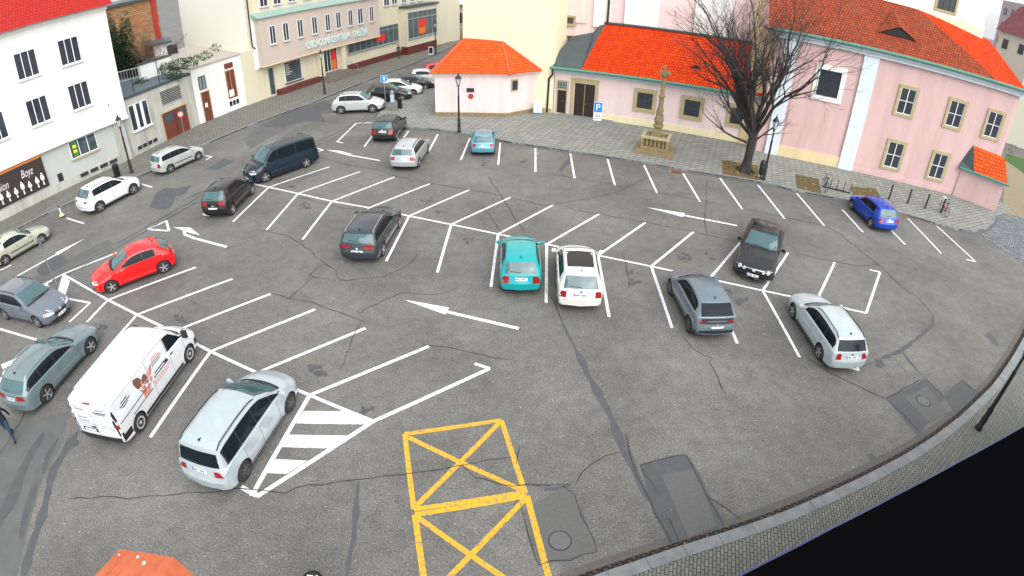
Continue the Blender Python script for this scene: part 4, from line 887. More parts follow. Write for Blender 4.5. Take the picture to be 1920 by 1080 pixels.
        for sy in (1, -1):
            for t in doors:
                s.side('door_seam', t, t+.014, lambda q: .27, lambda q: s.zbelt(q)+.01, M['seam'], sy, 1, 8, .004)
            s.side('door_seam', doors[0], doors[-1], lambda q: .265, lambda q: .28, M['seam'], sy, 12, 1, .004)
            for t in doors[1:]:
                h = s.side('door_handle', t-.26, t-.06, lambda q: s.zbelt(q)-.135, lambda q: s.zbelt(q)-.10, M['plastic'] if handle == 'black' else M['chrome'] if handle == 'chrome' else s.paint, sy, 2, 1, .03)
            if sill: s.side('sill', d['fo']+d['rw']+.08, d['fo']+d['wb']-d['rw']-.08, lambda q: d['zb']+.045, lambda q: d['zb']+.105, M['plastic'], sy, 8, 1, .006)
            if mould: s.side('side_moulding', d['fo']+d['rw']+.1, d['fo']+d['wb']-d['rw']-.1, lambda q: .50, lambda q: .56, M['plastic'], sy, 8, 1, .02)
            s.wrap('headlight', 1, head[0], head[1], W2*.42, W2*.80, M['lampwhite'], sy, .34, skew=.05)
            s.wrap('tail_light', -1, tail[0], tail[1], W2*.80-tl, W2*.86, M['lampred'], sy, .17, skew=0)
            m = MB(); xm = s.X(d['xc']+.30); zm = s.zbelt(d['xc']+.3)+.09; ym = W2+.10
            m.tube([(xm+.02, sy*(W2-.06), zm-.04), (xm, sy*(ym-.03), zm-.02)], .025, 6)
            m.lathe([(.01, -.055), (.075, -.045), (.09, 0), (.085, .04), (.01, .05)], 8, (0, 0, 0), 0, 'z')
            k = len(m.v)-40
            for i in range(k, len(m.v)): x_, y_, z_ = m.v[i]; m.v[i] = (xm+z_*1.0, sy*ym+y_*1.25, zm+x_*.9)
            mo = m.build('wing_mirror', s.paint if not blackbump else M['plastic'], s.root, smooth=True)
            s.across('fog_lamp', 1, .27, .36, .09, M['plastic'], 2, 1, .006, yc=sy*W2*.62)
            if rails:
                pts = [(s.X(t), sy*(W2*.968-.045-.05-d['tumble']*(s.zt(t)-s.zbelt(t))+.005), s.zt(t)-.035+.05*(1 if 0 < i < 9 else 0)) for i, t in enumerate([d['xr']+.15+(d['xe']-d['xr']-.2)*k/9 for k in range(10)])]
                MB().tube(pts, .018, 6).build('roof_rail', M[roofrail], s.root, smooth=True)
        s.across('grille', 1, grille[0], grille[1], grille[2], M['plastic'], 8, 2, .006)
        if emblem: s.across('emblem', 1, grille[1]-.10, grille[1]+.01, .055, M['chrome'], 2, 2, .013); s.across('emblem', -1, plate_z+.11 if plate_z+.2 < d['zt'] else d['zt']-.1, plate_z+.19 if plate_z+.2 < d['zt'] else d['zt']-.02, .045, M['chrome'], 2, 2, .010)
        s.across('air_intake', 1, lowgrille[0], lowgrille[1], lowgrille[2], M['plastic'], 8, 2, .006)
        s.plate(1, plate_front); s.plate(-1, plate_z)
        s.across('bumper_seam', -1, .565, .578, W2*.80, M['seam'], 10, 1, .004, tilt=.05)
        s.across('rear_diffuser', -1, .27, .36, W2*.62, M['plastic'], 8, 1, .006, tilt=0)
        if wip:
            xw = d['xt']-.05; p = s.bvh.ray_cast(Vector((s.X(xw)-1.1, 0, s.zt(xw)+1)), Vector((1.1, 0, -1)).normalized())
            if p[0]: MB().tube([p[0]+Vector((-.02, 0, .02)), p[0]+Vector((.02, .4, .03))], .012, 5).build('wiper', M['plastic'], s.root)
        MB().tube([(s.X(d['xc']+.02), .35, s.zt(d['xc'])+.03), (s.X(d['xc']+.10), -.35, s.zt(d['xc']+.1)+.03)], .012, 5).build('wiper', M['plastic'], s.root)
        if fin: x = s.X(d['xe']-.22); z = s.zt(d['xe']-.22); MB().hull([(x+.09,0,z),(x-.08,.03,z),(x-.08,-.03,z),(x-.09,0,z+.075)], [(0,1,3),(0,3,2),(1,2,3),(0,2,1)]).build('antenna', M['plastic'], s.root)
    def place(s, pairs, smin=.95, smax=1.06, zs=0):
        # rigid fit of car-local points to their places on the ground seen in the photograph
        W_ = []; Lc = []
        for (lx, ly, lz), (px, py) in pairs: W_.append(G(px, py, lz).xy); Lc.append(Vector((lx, ly)))
        cw = sum(W_, Vector((0, 0)))/len(W_); cl = sum(Lc, Vector((0, 0)))/len(Lc); A = B = N = 0
        for w_, l in zip(W_, Lc): w2 = w_-cw; l2 = l-cl; A += l2.dot(w2); B += l2.x*w2.y-l2.y*w2.x; N += l2.length_squared
        th = math.atan2(B, A); k = math.hypot(A, B)/N; k = max(smin, min(smax, k))
        rot = Matrix.Rotation(th, 2); o = cw-(rot@cl)*k
        s.root.location = (o.x, o.y, 0); s.root.rotation_euler = (0, 0, th); s.root.scale = (k, k, k); return s
    def wl(s, end, sy): return (end*s.d['wb']/2, sy*(s.d['W']/2-.03), 0)   # outer foot of a wheel
WH = {}
HATCH = dict(L=3.97, Wd=1.66, H=1.45, wb=2.46, fo=.80, xc=1.05, zc=.98, xr=1.75, xe=3.42, ze=1.38, xt=3.83, zt=.99)
def S_(base, **k): d = dict(base); d.update(k); return spec(**d)
fabia = S_(HATCH)
colt = S_(HATCH, L=3.87, H=1.55, wb=2.5, fo=.72, xc=.95, zc=1.02, xr=1.75, xe=3.35, ze=1.47, xt=3.74, zt=1.02, Wd=1.69)
p206 = S_(HATCH, L=3.84, Wd=1.66, H=1.43, wb=2.44, fo=.78, xe=3.3, xt=3.7)
megane = S_(HATCH, L=4.3, Wd=1.80, H=1.47, wb=2.64, fo=.90, xc=1.15, zc=.99, xr=2.05, xe=3.6, ze=1.38, xt=4.08, zt=1.04, rw=.325, nose=.72)
leon = S_(HATCH, L=4.25, Wd=1.78, H=1.50, wb=2.6, fo=.88, xc=1.1, zc=1.0, xr=2.0, xe=3.6, ze=1.42, xt=4.05, zt=1.05, rw=.32)
wagon = S_(HATCH, L=4.6, Wd=1.78, H=1.46, wb=2.7, fo=.92, xc=1.3, zc=.97, xr=2.1, xe=4.1, ze=1.38, xt=4.45, zt=1.0, rw=.32, nose=.68)
superb = S_(HATCH, L=4.85, Wd=1.86, H=1.46, wb=2.84, fo=.94, xc=1.42, zc=.98, xr=2.3, xe=4.25, ze=1.36, xt=4.70, zt=1.0, rw=.34, nose=.7)
rwagon = S_(HATCH, L=4.6, Wd=1.81, H=1.45, wb=2.7, fo=.92, xc=1.3, zc=.98, xr=2.15, xe=4.1, ze=1.36, xt=4.45, zt=1.02, rw=.33, nose=.72)
swagon = S_(HATCH, L=4.2, Wd=1.70, H=1.48, wb=2.5, fo=.82, xc=1.05, zc=1.0, xr=1.85, xe=3.8, ze=1.40, xt=4.07, zt=1.0)
sedan = S_(HATCH, L=4.6, Wd=1.74, H=1.44, wb=2.68, fo=.88, xc=1.35, zc=.96, xr=2.1, xe=3.3, ze=1.36, xt=3.92, zt=1.03, deck=1.0, rw=.315, tail=.66)
bsedan = S_(HATCH, L=4.82, Wd=1.82, H=1.45, wb=2.85, fo=.84, xc=1.5, zc=.96, xr=2.25, xe=3.45, ze=1.37, xt=4.12, zt=1.02, deck=.98, rw=.33, tail=.66, nose=.70)
liftb = S_(HATCH, L=4.57, Wd=1.77, H=1.46, wb=2.58, fo=.92, xc=1.2, zc=.98, xr=1.95, xe=3.5, ze=1.39, xt=4.22, zt=1.06, deck=1.02, rw=.32)
suv = S_(HATCH, L=4.45, Wd=1.83, H=1.65, wb=2.67, fo=.88, xc=1.15, zc=1.12, xr=1.95, xe=3.75, ze=1.57, xt=4.22, zt=1.13, rw=.36, nose=.80, zb=.24, tail=.7)
csuv = S_(HATCH, L=4.36, Wd=1.82, H=1.62, wb=2.67, fo=.88, xc=1.15, zc=1.10, xr=1.95, xe=3.68, ze=1.52, xt=4.17, zt=1.13, rw=.35, nose=.78, zb=.23, tail=.7)
mpv = S_(HATCH, L=4.65, Wd=1.81, H=1.72, wb=2.84, fo=.92, xc=1.0, zc=1.08, xr=2.05, xe=4.25, ze=1.62, xt=4.50, zt=1.02, rw=.33, nose=.74, tumble=.22)
bus = S_(HATCH, L=4.95, Wd=1.90, H=1.95, wb=3.0, fo=.90, xc=.85, zc=1.18, xr=1.65, xe=4.72, ze=1.88, xt=4.88, zt=1.12, rw=.35, nose=.84, tumble=.13, flat=1, tail=.6)
van = S_(HATCH, L=5.40, Wd=1.95, H=1.97, wb=3.50, fo=.93, xc=.80, zc=1.20, xr=1.55, xe=5.28, ze=1.93, xt=5.36, zt=1.4, rw=.335, nose=.86, tumble=.12, flat=1, tail=.5)

def hatch(name, d, paint, label, pairs=None, handle='body', doors=None, cuts=None, rim='alloy', tail=(.66,.93), **k):
    c = Car(name, d, paint, label, k.pop('cat', 'car'), rim)
    L = d['L']; xc, xe, xt = d['xc'], d['xe'], d['xt']; mid = (d['xr']+xe)/2-.12
    cuts = cuts or [xc+.32, mid, xe-.28]; doors = doors or [xc+.02, mid, xe-.18]
    k.setdefault('glass_t', (cuts[0]-.06, cuts[-1]+.04)); k.setdefault('tail', tail)
    plz = k.pop('plate_z', .80)
    c.common(k.pop('glass_t'), cuts, doors, handle=handle, plate_z=plz, **k); c.place(pairs(c)); return c
def R_(c, F=None, B=None, sy=-1): return [(c.wl(1, sy), F), (c.wl(-1, sy), B)]
wag = dict(rails=True, roofrail='chrome')
def wcuts(d, n=3): 
    a = d['xc']+.32; e = d['xt']-.26; m1 = a+(e-a)*.36; m2 = a+(e-a)*.69; return [a, m1, m2, e]
def wdoors(d): c = wcuts(d); return [d['xc']+.02, c[1], c[2]+.02]

P_silver = carpaint('silver_paint', (.46, .49, .50), .25); P_white = carpaint('white_paint', (.80, .82, .84)); P_red = carpaint('red_paint', (.78, .008, .010))
c = hatch('silver_minivan', mpv, carpaint('minivan_silver', (.47, .54, .57), .2), 'large silver minivan, the car nearest the camera beside the white hatched triangle', lambda c: R_(c, (549,769), (466,896)), cuts=[1.15, 1.62, 2.55, 3.42, 4.18], doors=[1.45, 2.55, 3.45], glass_t=(1.1, 4.22), tail=(.80,.98), tl=.20, plate_z=.93, cat='minivan', rearglass='cglass', rim='darkrim', rearw=(4.30, 4.47), rails=True, roofrail='plastic')
c = hatch('grey_estate_car', superb, carpaint('steel_grey_paint', (.19, .26, .275), .25), 'steel-grey estate car parked left of the white van', lambda c: R_(c, (176,661), (96,751)), cuts=wcuts(superb), doors=wdoors(superb), tail=(.76,.93), tl=.36, cat='estate car', rails=True, roofrail='chrome', handle='body')
pas = S_(dict(L=4.77, Wd=1.82, H=1.48, wb=2.71, fo=.94, xc=1.38, zc=.98, xr=2.2, xe=4.2, ze=1.38, xt=4.6, zt=1.0, rw=.325, nose=.70))
c = hatch('estate_car', pas, carpaint('bluish_grey_paint', (.17, .20, .24), .25), 'bluish grey estate car facing the camera at the left edge', lambda c: R_(c, (75,615), (14,600)), cuts=wcuts(pas), doors=wdoors(pas), cat='estate car', rails=True, roofrail='plastic', grille=(.44,.66,.34), head=(.56,.72))
c = hatch('sedan', sedan, carpaint('champagne_paint', (.50, .52, .42), .2), 'pale champagne sedan parked along the left kerb at the picture edge', lambda c: R_(c, (81,457), (15,496)), mould=True, cuts=[1.68, 2.5, 3.35], doors=[1.37, 2.5, 3.4], tail=(.72,.9), wip=False)
c = hatch('white_suv', suv, P_white, 'white SUV parked by the left kerb beside the lamp post', lambda c: R_(c, (253,364), (191,397.5)), tail=(.86,.98), tl=.30, cuts=[1.5,2.3,3.1,3.75], doors=[1.2,2.3,3.25], rails=True, cat='suv', plate_z=.78)
c = hatch('small_estate_car', swagon, carpaint('pale_silver_paint', (.52, .56, .53), .2), 'pale silver small estate car parked alone by the left kerb', lambda c: R_(c, (374,300), (322,324)), cuts=wcuts(swagon), doors=wdoors(swagon), mould=True, cat='estate car', tail=(.62,.88))
c = hatch('black_hatchback', colt, carpaint('black_paint', (.012, .012, .014)), 'small black hatchback with red tail lamps behind the blue minibus', lambda c: R_(c, (475,365), (439,402)), tail=(.76,1.0), tl=.30, plate_z=.62)
c = hatch('dark_estate_car', rwagon, carpaint('graphite_blue_paint', (.050, .062, .075), .4), 'dark graphite estate car with silver roof rails, alone in the middle bays', lambda c: [(c.wl(-1, -1), (720,479)), (c.wl(1, -1), (750,427))], cuts=wcuts(rwagon), doors=wdoors(rwagon), tail=(.80,.93), tl=.40, cat='estate car', rails=True, roofrail='chrome', plate_z=.66, handle='chrome')
c = hatch('red_hatchback', megane, P_red, 'bright red hatchback in the upper row of bays on the left', lambda c: R_(c, (214,549), (311,512), 1), tail=(.82,1.0), handle='body')
c = hatch('dark_hatchback', fabia, carpaint('brownish_black_paint', (.022, .020, .018)), 'very dark hatchback parked at the far kerb by the chapel', lambda c: [(c.wl(-1, -1), (741,264)), (c.wl(1, -1), (762,242)), (c.wl(-1, 1), (704,263))], tail=(.62,.92), plate_z=.80)
c = hatch('driving_estate_car', swagon, P_silver, 'silver estate car driving through the aisle behind the far bays', lambda c: [(c.wl(-1, -1), (784,314)), (c.wl(-1, 1), (740,312)), (c.wl(1, -1), (803,287))], cuts=wcuts(swagon), doors=wdoors(swagon), tail=(.70,1.02), tl=.2, cat='estate car', rails=True, roofrail='plastic')
c = hatch('light_blue_hatchback', p206, carpaint('light_blue_paint', (.115, .36, .47), .3), 'light blue hatchback parked at the far kerb below the lamp', lambda c: [(c.wl(-1, 1), (884,289)), (c.wl(-1, -1), (927,289)), ((.25, 0, 1.41), (907,239))], tail=(.68,.92), plate_z=.66)
c = hatch('turquoise_hatchback', fabia, carpaint('turquoise_paint', (.0, .36, .38), .0), 'bright turquoise hatchback parked beside the white car with a black roof', lambda c: [((-2.0,.60,.3), (945,548)), ((-2.0,-.60,.3), (1006,548)), ((.28,0,1.40), (977,450))], tail=(.62,.90), plate_z=.80)
wf = carpaint('cream_white_paint', (.80, .79, .75)); oct_ = S_(HATCH, L=4.05, Wd=1.67, fo=.80, xc=.95, xr=1.58, xe=3.52, xt=3.93)
c = hatch('black_roofed_hatchback', oct_, wf, 'white hatchback with black roof parked right of the turquoise hatchback', lambda c: [((-2.0,.62,.3), (1055,576)), ((-2.0,-.62,.3), (1119,578)), ((.45,0,1.40), (1085,466))], tail=(.66,.90), plate_z=.78, tl=.13)
c.topskin('roof_wrap', 1.46, 3.55, .66, .62, M['plastic'] if False else plain('dark_grey_roof_film', (.022, .021, .020), .5, var=.1), .008)
c = hatch('coupe_suv', csuv, carpaint('metal_grey_paint', (.17, .215, .255), .25), 'grey crossover with sloping coupe tail and black lower bumper', lambda c: [(c.wl(1, 1), (1257,551)), (c.wl(-1, 1), (1287,626)), ((-2.1,-.7,.35), (1367,622))], rearglass='cglass', cuts=[1.45,2.25,3.1,3.75], doors=[1.2,2.25,3.25], tail=(.86,1.0), tl=.3, rim='darkrim', cat='crossover', plate_z=.72)
c.across('spoiler', -1, 1.04, 1.11, .66, M['plastic'], 10, 1, .03); c.across('bumper_skirt', -1, .37, .58, .72, M['plastic'], 10, 2, .012, tilt=0); c.across('tail_band', -1, .86, .94, .62, M['plastic'], 10, 1, .012, tilt=0)
for sy in (1, -1):
    c.wrap('skirt_corner', -1, .26, .50, .70, .86, M['plastic'], sy, .35, off=.008); c.side('sill_cladding', 1.25, 3.15, lambda q: .28, lambda q: .42, M['plastic'], sy, 8, 1, .010)
c = hatch('black_sedan', bsedan, carpaint('black_metallic_paint', (.016, .018, .020), .2), 'black executive sedan facing the camera, with round twin headlamps', lambda c: [((2.05,-.62,.35), (1380,507)), ((2.1,.60,.35), (1440,522)), ((-1.185,0,1.37), (1440,421))], wip=False, cuts=[1.8,2.6,3.5], doors=[1.5,2.6,3.5], grille=(.48,.66,.36), head=(.58,.60))
for sy in (1, -1):
    for yy, r_ in ((.62, .10), (.42, .08)):
        h = c.bvh.ray_cast(Vector((4, sy*yy, .60)), Vector((-1, 0, 0)))[0]; MB().lathe([(.01, .012), (r_*.7, .03), (r_, -.03)], 14, (0, 0, 0), 0, 'z').build('headlight', M['lampwhite'], c.root, True, loc=h).rotation_euler = (0, R(78), sy*R(14))
c.across('grille_frame', 1, .655, .68, .38, M['chrome'], 8, 1, .012)
pas5 = S_(dict(L=4.67, Wd=1.75, H=1.48, wb=2.70, fo=.92, xc=1.3, zc=.98, xr=2.05, xe=4.15, ze=1.40, xt=4.5, zt=1.0, rw=.32))
c = hatch('silver_estate_car', pas5, carpaint('bright_silver_paint', (.50, .58, .60), .15), 'silver estate car with black roof rails in the right-hand end bay', rearglass='cglass', pairs=lambda c: [(c.wl(1, 1), (1484,594)), (c.wl(-1, 1), (1529,674)), ((-2.25,-.6,.35), (1612,682))], cuts=wcuts(pas5), doors=wdoors(pas5), tail=(.70,.92), tl=.2, cat='estate car', rails=True, roofrail='plastic')
c = hatch('blue_hatchback', fabia, carpaint('vivid_blue_paint', (.004, .06, .50), .2), 'vivid blue hatchback at the far right bays beside the bicycle stands', lambda c: R_(c, (1594,392), (1629.5,427), 1), tail=(.66,.90))
q3 = S_(dict(L=4.39, Wd=1.83, H=1.60, wb=2.60, fo=.88, xc=1.1, zc=1.08, xr=1.9, xe=3.65, ze=1.5, xt=4.15, zt=1.1, rw=.355, nose=.78, zb=.24))
c = hatch('silver_suv', q3, carpaint('silver_white_paint', (.60, .63, .62), .3), 'silver-white SUV side-on beside the parking machine', lambda c: R_(c, (699,212), (640,214.5)), cuts=[1.45,2.25,3.05,3.6], doors=[1.15,2.25,3.1], cat='suv', rails=True, roofrail='plastic')
hd = Vector((math.cos(c.root.rotation_euler.z), math.sin(c.root.rotation_euler.z)))
def row(name, d, paint, label, fpx, **k):
    # next cars of the row stand parallel to the silver SUV
    return hatch(name, d, paint, label, lambda c: [(c.wl(1, -1), fpx), (c.wl(-1, -1), PB2(c, fpx))], **k)
def PB2(c, f):     # project the rear wheel back to the photograph so that the row stays parallel
    P = G(*f).xy-hd2*c.d['wb']; return project(Vector((P.x, P.y, 0)))
def project(P):
    v = P-EYE; x, y, z = v.dot(RGT), v.dot(UPV), v.dot(FWD); rr = math.hypot(x, y); th = math.atan2(rr, z); rd = CF*(th+CK*th**3); return (960+x/rr*rd, 540-y/rr*rd)
a_ = c.root.rotation_euler.z+R(4); hd2 = Vector((math.cos(a_), math.sin(a_)))
row('dark_crossover', leon, carpaint('dark_grey_paint', (.022, .024, .026), .2), 'dark hatchback partly hidden behind the silver-white SUV and parking machine', (754,190), tail=(.78,.98), tl=.3)
row('white_hatchback', leon, P_white, 'white hatchback in the row beside the street, between two dark cars', (775,180))
row('dark_liftback', liftb, carpaint('graphite_paint', (.035, .036, .038), .3), 'dark grey liftback in the row beside the street, nearest the chapel wall', (798,169), wip=False)
row('white_city_car', p206, P_white, 'white small car mostly hidden behind the dark liftback and chapel roof', (822,157))
row('red_car', fabia, carpaint('pinkish_red_paint', (.75, .02, .035)), 'red car almost hidden behind the chapel roof at the top of the row', (847,145))

# minibus
c = Car('minibus', bus, carpaint('dark_blue_paint', (.010, .024, .042), .2), 'dark blue passenger minibus parked in the first upper bay', 'minibus')
c.common((1.0, 4.75), [1.05, 1.95, 3.3, 4.7], [1.05, 1.95, 3.3], plate_z=.7, tail=(.85,1.45), tl=.10, grille=(.60,.78,.5), head=(.66,.84), rearw=(4.74, 4.86), fin=False, rails=False)
c.place([(c.wl(1, 1), (500,342)), (c.wl(-1, 1), (576,314.5))])

# panel van
vp = carpaint('van_white_paint', (.80, .83, .85), 0, .35)
c = Car('panel_van', van, vp, 'long white panel van with butcher graphics parked among the left bays', 'van', rim='steelrim'); d = van; W2 = d['W']/2
c.glass([.92, 1.85], .88, 1.92, up=.16, lo=.05)
c.topskin('windscreen', d['xc']+.04, d['xr']-.02, W2*.84, W2*.80, M['cglass'], dx=.9, nv=6)
c.topskin('cowl', d['xc']-.10, d['xc']+.03, W2*.8, W2*.82, M['plastic'], dx=.4, nv=2)
for sy in (1, -1):
    for t in (1.0, 1.95, 3.15): c.side('door_seam', t, t+.014, lambda q: .30, lambda q: c.zt(q)-.16 if q > 1.2 else c.zbelt(q), M['seam'], sy, 1, 10, .004)
    c.side('door_seam', 1.95, 3.16, lambda q: c.zt(q)-.175, lambda q: c.zt(q)-.16, M['seam'], sy, 8, 1, .004)
    c.side('door_seam', 3.25, 5.15, lambda q: c.zt(q)-.26, lambda q: c.zt(q)-.25, M['seam'], sy, 8, 1, .004)
    c.side('sliding_rail', 3.3, 5.2, lambda q: 1.02, lambda q: 1.05, M['plastic'], sy, 10, 1, .012)
    for t in (1.72, 2.15): c.side('door_handle', t, t+.2, lambda q: 1.08, lambda q: 1.13, M['plastic'], sy, 2, 1, .03)
    c.side('sill', 1.35, 4.02, lambda q: .24, lambda q: .36, M['plastic'], sy, 10, 1, .008)
    c.side('bumper_side', 4.84, 5.36, lambda q: .38, lambda q: .62, M['plastic'], sy, 6, 2, .008)
    c.wrap('tail_light', -1, .62, 1.88, W2*.86, W2*.95, M['black'], sy, .17, nu=8); c.wrap('tail_lamp_lens', -1, .90, 1.10, W2*.91, W2*.955, M['lampred'], sy, .12, nu=6, off=.013)
    c.wrap('headlight', 1, .78, 1.0, W2*.5, W2*.85, M['lampwhite'], sy, .42, skew=.08)
    c.wrap('front_bumper_corner', 1, .36, .62, W2*.1, W2*.9, M['plastic'], sy, .45)
    m = MB().obox((c.X(1.02), sy*(W2+.14), 1.32), (.05, 0, 0), (0, .11, 0), (0, 0, .15)); m.tube([(c.X(1.0), sy*(W2-.05), 1.2), (c.X(1.0), sy*(W2+.12), 1.25)], .03, 6); m.build('wing_mirror', M['plastic'], c.root, bevel=.02)
c.across('rear_bumper', -1, .36, .56, W2*.92, M['plastic'], 10, 2, .03, tilt=0)
for y in (0,): c.across('door_seam', -1, .58, 1.86, .008, M['seam'], 1, 8, .005, tilt=0)
for z in (1.86, 1.0, .9): c.across('door_seam', -1, z, z+.012, W2*.85, M['seam'], 10, 1, .005, tilt=0)
c.across('brake_light', -1, 1.80, 1.85, .16, M['lampred'], 2, 1, .012, tilt=0, yc=.0)
c.across('number_plate', -1, .70, .79, .25, M['plate'], 2, 1, .012, yc=.32, tilt=0); c.across('plate_recess', -1, .67, .82, .34, M['plastic'], 2, 1, .008, yc=.32, tilt=0)
c.across('door_handle', -1, .86, .93, .09, M['plastic'], 2, 1, .015, yc=.1, tilt=0)
c.across('grille', 1, .66, .80, .5, M['plastic'], 8, 1, .008)
c.place([(c.wl(1, -1), (361,676)), (c.wl(-1, -1), (271,805))])
# printed graphics on the right side and the rear doors
M['gtxt'] = plain('grey_print', (.20, .21, .24), .5); M['rtxt'] = plain('pale_red_print', (.72, .30, .30), .5); M['btxt'] = plain('dark_print', (.03, .035, .07), .5)
M['meat'] = plain('meat_print', (.75, .22, .20), .5, var=.7, vs=16); M['crust'] = plain('brown_meat_print', (.16, .08, .05), .5, var=.6, vs=18)
rg_ = random.Random(5)
def decal(name, t0, t1, z0, z1, mat, off=.009, nu=3, nv=1, sk=0):
    return c.patch(name, lambda u, v: (c.X(t0+(t1-t0)*u), 0, z0*(1-v)+z1*v+sk*u), lambda u, v: (0, -1, 0), nu, nv, mat, off)
for z, a, b_, m_ in ((1.58,2.42,2.75,'rtxt'),(1.50,2.32,2.85,'rtxt'),(1.42,2.25,2.9,'gtxt'),(1.34,2.35,2.8,'gtxt')):
    t = a
    while t < b_: w_ = rg_.uniform(.04, .09); decal('side_print', t, t+w_, z, z+.045, M[m_]); t += w_+.02
for k, (z, a, b_) in enumerate(((1.12,2.15,2.95),(1.02,2.1,3.0),(.90,2.05,3.1),(.80,2.2,3.1))):
    t = a
    while t < b_: w_ = rg_.uniform(.05, .12); decal('side_print', t, t+w_, z, z+.05, M['btxt' if k < 2 else 'rtxt']); t += w_+.02
for z, a, b_ in ((1.45,4.42,4.75),(1.36,4.30,4.88),(1.28,4.42,4.78)):
    t = a
    while t < b_: w_ = rg_.uniform(.04, .09); decal('side_print', t, t+w_, z, z+.045, M['btxt']); t += w_+.015
mt = MB()
def oval(mb, t, z, rt, rz, ang, n=14, off=.011):
    V = []
    for i in range(n):
        a = 2*math.pi*i/n; k = 1+.12*math.sin(3*a+t*7); dx = rt*k*math.cos(a); dz = rz*k*math.sin(a); x = c.X(t)+dx*math.cos(ang)-dz*math.sin(ang); zz = z+dx*math.sin(ang)+dz*math.cos(ang)
        h = c.bvh.ray_cast(Vector((x, -3, zz)), Vector((0, 1, 0))); V.append(h[0]+h[1]*off if h[1].y < 0 else h[0]-h[1]*off)
    mb.add(V, [tuple(range(n))[::-1]])
b = MB(); oval(b, 3.74, 1.34, .17, .34, .3); oval(b, 3.42, 1.30, .16, .16, .2, off=.010); b.build('meat_picture', M['crust'], c.root)
b = MB(); oval(b, 3.66, 1.10, .30, .10, 1.3, off=.013); oval(b, 3.48, 1.08, .30, .09, 1.2, off=.0145); oval(b, 3.30, 1.14, .32, .09, 1.0, off=.0155); oval(b, 3.10, 1.28, .26, .09, .9, off=.0165); b.build('meat_slices', M['meat'], c.root)
decal('knife_print', 3.3, 4.55, .80, .83, M['btxt'], .017, 6, 1, -.0)
for yy, z, w_, m_ in ((-.55,1.62,.16,'rtxt'),(-.45,1.54,.22,'gtxt'),(.45,1.60,.2,'gtxt'),(.42,1.50,.28,'btxt'),(.42,1.44,.22,'gtxt'),(-.42,1.24,.2,'gtxt'),(-.42,1.10,.25,'gtxt')):
    c.across('rear_print', -1, z, z+.04, w_, M[m_], 2, 1, .009, yc=-yy, tilt=0)
# ------------------------------------------------------------------ street furniture
ZP = .115
def lamp_post(px, py, label, rz=0):
    p = G(px, py, ZP); e = empty('street_lamp', p, rz); tag(e, label, 'street lamp', 'black lantern street lamps')
    MB().lathe([(.15,0),(.15,.12),(.11,.18),(.13,.55),(.10,.62),(.115,.95),(.08,1.05),(.065,2.6),(.08,2.65),(.055,2.72),(.05,3.35),(.08,3.38),(.04,3.44)], 12).build('pole', M['iron'], e, True)
    h = MB(); h.lathe([(.05,3.40),(.10,3.46),(.11,3.50)], 6).lathe([(.22,3.98),(.25,4.0),(.12,4.18),(.06,4.24),(.07,4.28),(.02,4.34),(.03,4.38),(.005,4.48)], 6)
    for i in range(6):
        a = math.pi*i/3; h.tube([(.10*math.cos(a), .10*math.sin(a), 3.5), (.21*math.cos(a), .21*math.sin(a), 3.99)], .014, 4)
    l = h.build('lantern', M['iron'], e, True, ang=30)
    MB().lathe([(.09,3.51),(.195,3.97)], 6).build('glass', M['lampwhite'], l)
    return e
LP = lamp_post(247.5, 324, 'black lantern lamp post on the left pavement behind the white SUV')
for a in ((861,247.5,'black lantern lamp post in front of the pink chapel wall'), (1431,337,'black lantern lamp post beside the bare tree, with a litter bin on it'), (609,176,'black lantern lamp post by the shopping centre entrance steps'),
          (817,101,'black lantern lamp post at the far end of the street by the bush'), (1834,804,'near lamp post cut by the right edge of the picture')): lamp_post(*a)
b_ = G(1431,337,ZP); e = empty('litter_bin', b_+Vector((-.22,.05,0))); tag(e, 'black litter bin hanging on the lamp post beside the bare tree', 'litter bin')
MB().lathe([(.17,.35),(.19,.4),(.20,1.0),(.19,1.02)], 14).lathe([(.05,.0),(.05,.4)], 8).build('bin_body', M['iron'], e, True); MB().lathe([(.20,1.05),(.19,1.2),(.12,1.3),(.02,1.34)], 14).build('lid', M['iron'], e, True)
def bin_(px, py, label, h=.95, r=.2):
    e = empty('litter_bin', G(px, py, ZP)); tag(e, label, 'litter bin')
    MB().lathe([(r*.9,0),(r,.05),(r,h*.8),(r*1.05,h*.82)], 14).build('bin_body', M['iron'], e, True); MB().lathe([(r*1.05,h*.83),(r*1.0,h*.93),(r*.5,h),(.02,h*1.01)], 14).build('lid', M['iron'], e, True)
bin_(750, 203, 'black round litter bin right of the parking machine'); bin_(221, 331, 'black litter bin behind the white SUV on the left pavement', 1.0, .24)
def pole(name, px, py, h, label, cat, r=.03, mat='galv', z=ZP):
    e = empty(name, G(px, py, z)); tag(e, label, cat); MB().tube([(0,0,0),(0,0,h)], r, 8).build('post', M[mat], e, True); return e
def face_cam(e, turn=0): p = e.location; e.rotation_euler.z = math.atan2(-p.y, -p.x)+math.pi/2+turn
def sign_plate(e, x0, z0, x1, z1, mat, name='plate', y=-.045):
    MB().box(x0-.02, y, z0-.02, x1+.02, y+.012, z1+.02).build(name+'_border', M['whiteprint'], e); return MB().box(x0, y-.008, z0, x1, y-.001, z1).build(name, mat if not isinstance(mat, str) else M[mat], e)
e = pole('parking_sign', 1115, 279, 3.3, 'blue parking sign with a white P and a white plate below, by the church doors', 'road sign'); face_cam(e)
pl = sign_plate(e, -.27, 2.62, .27, 3.28, 'blue'); text_mesh('letter', 'P', .62, M['whiteprint'], pl, (-.17, -.06, 2.74), (R(90), 0, 0), .004)
p2 = sign_plate(e, -.25, 2.05, .25, 2.55, 'whiteprint', 'sub_plate'); 
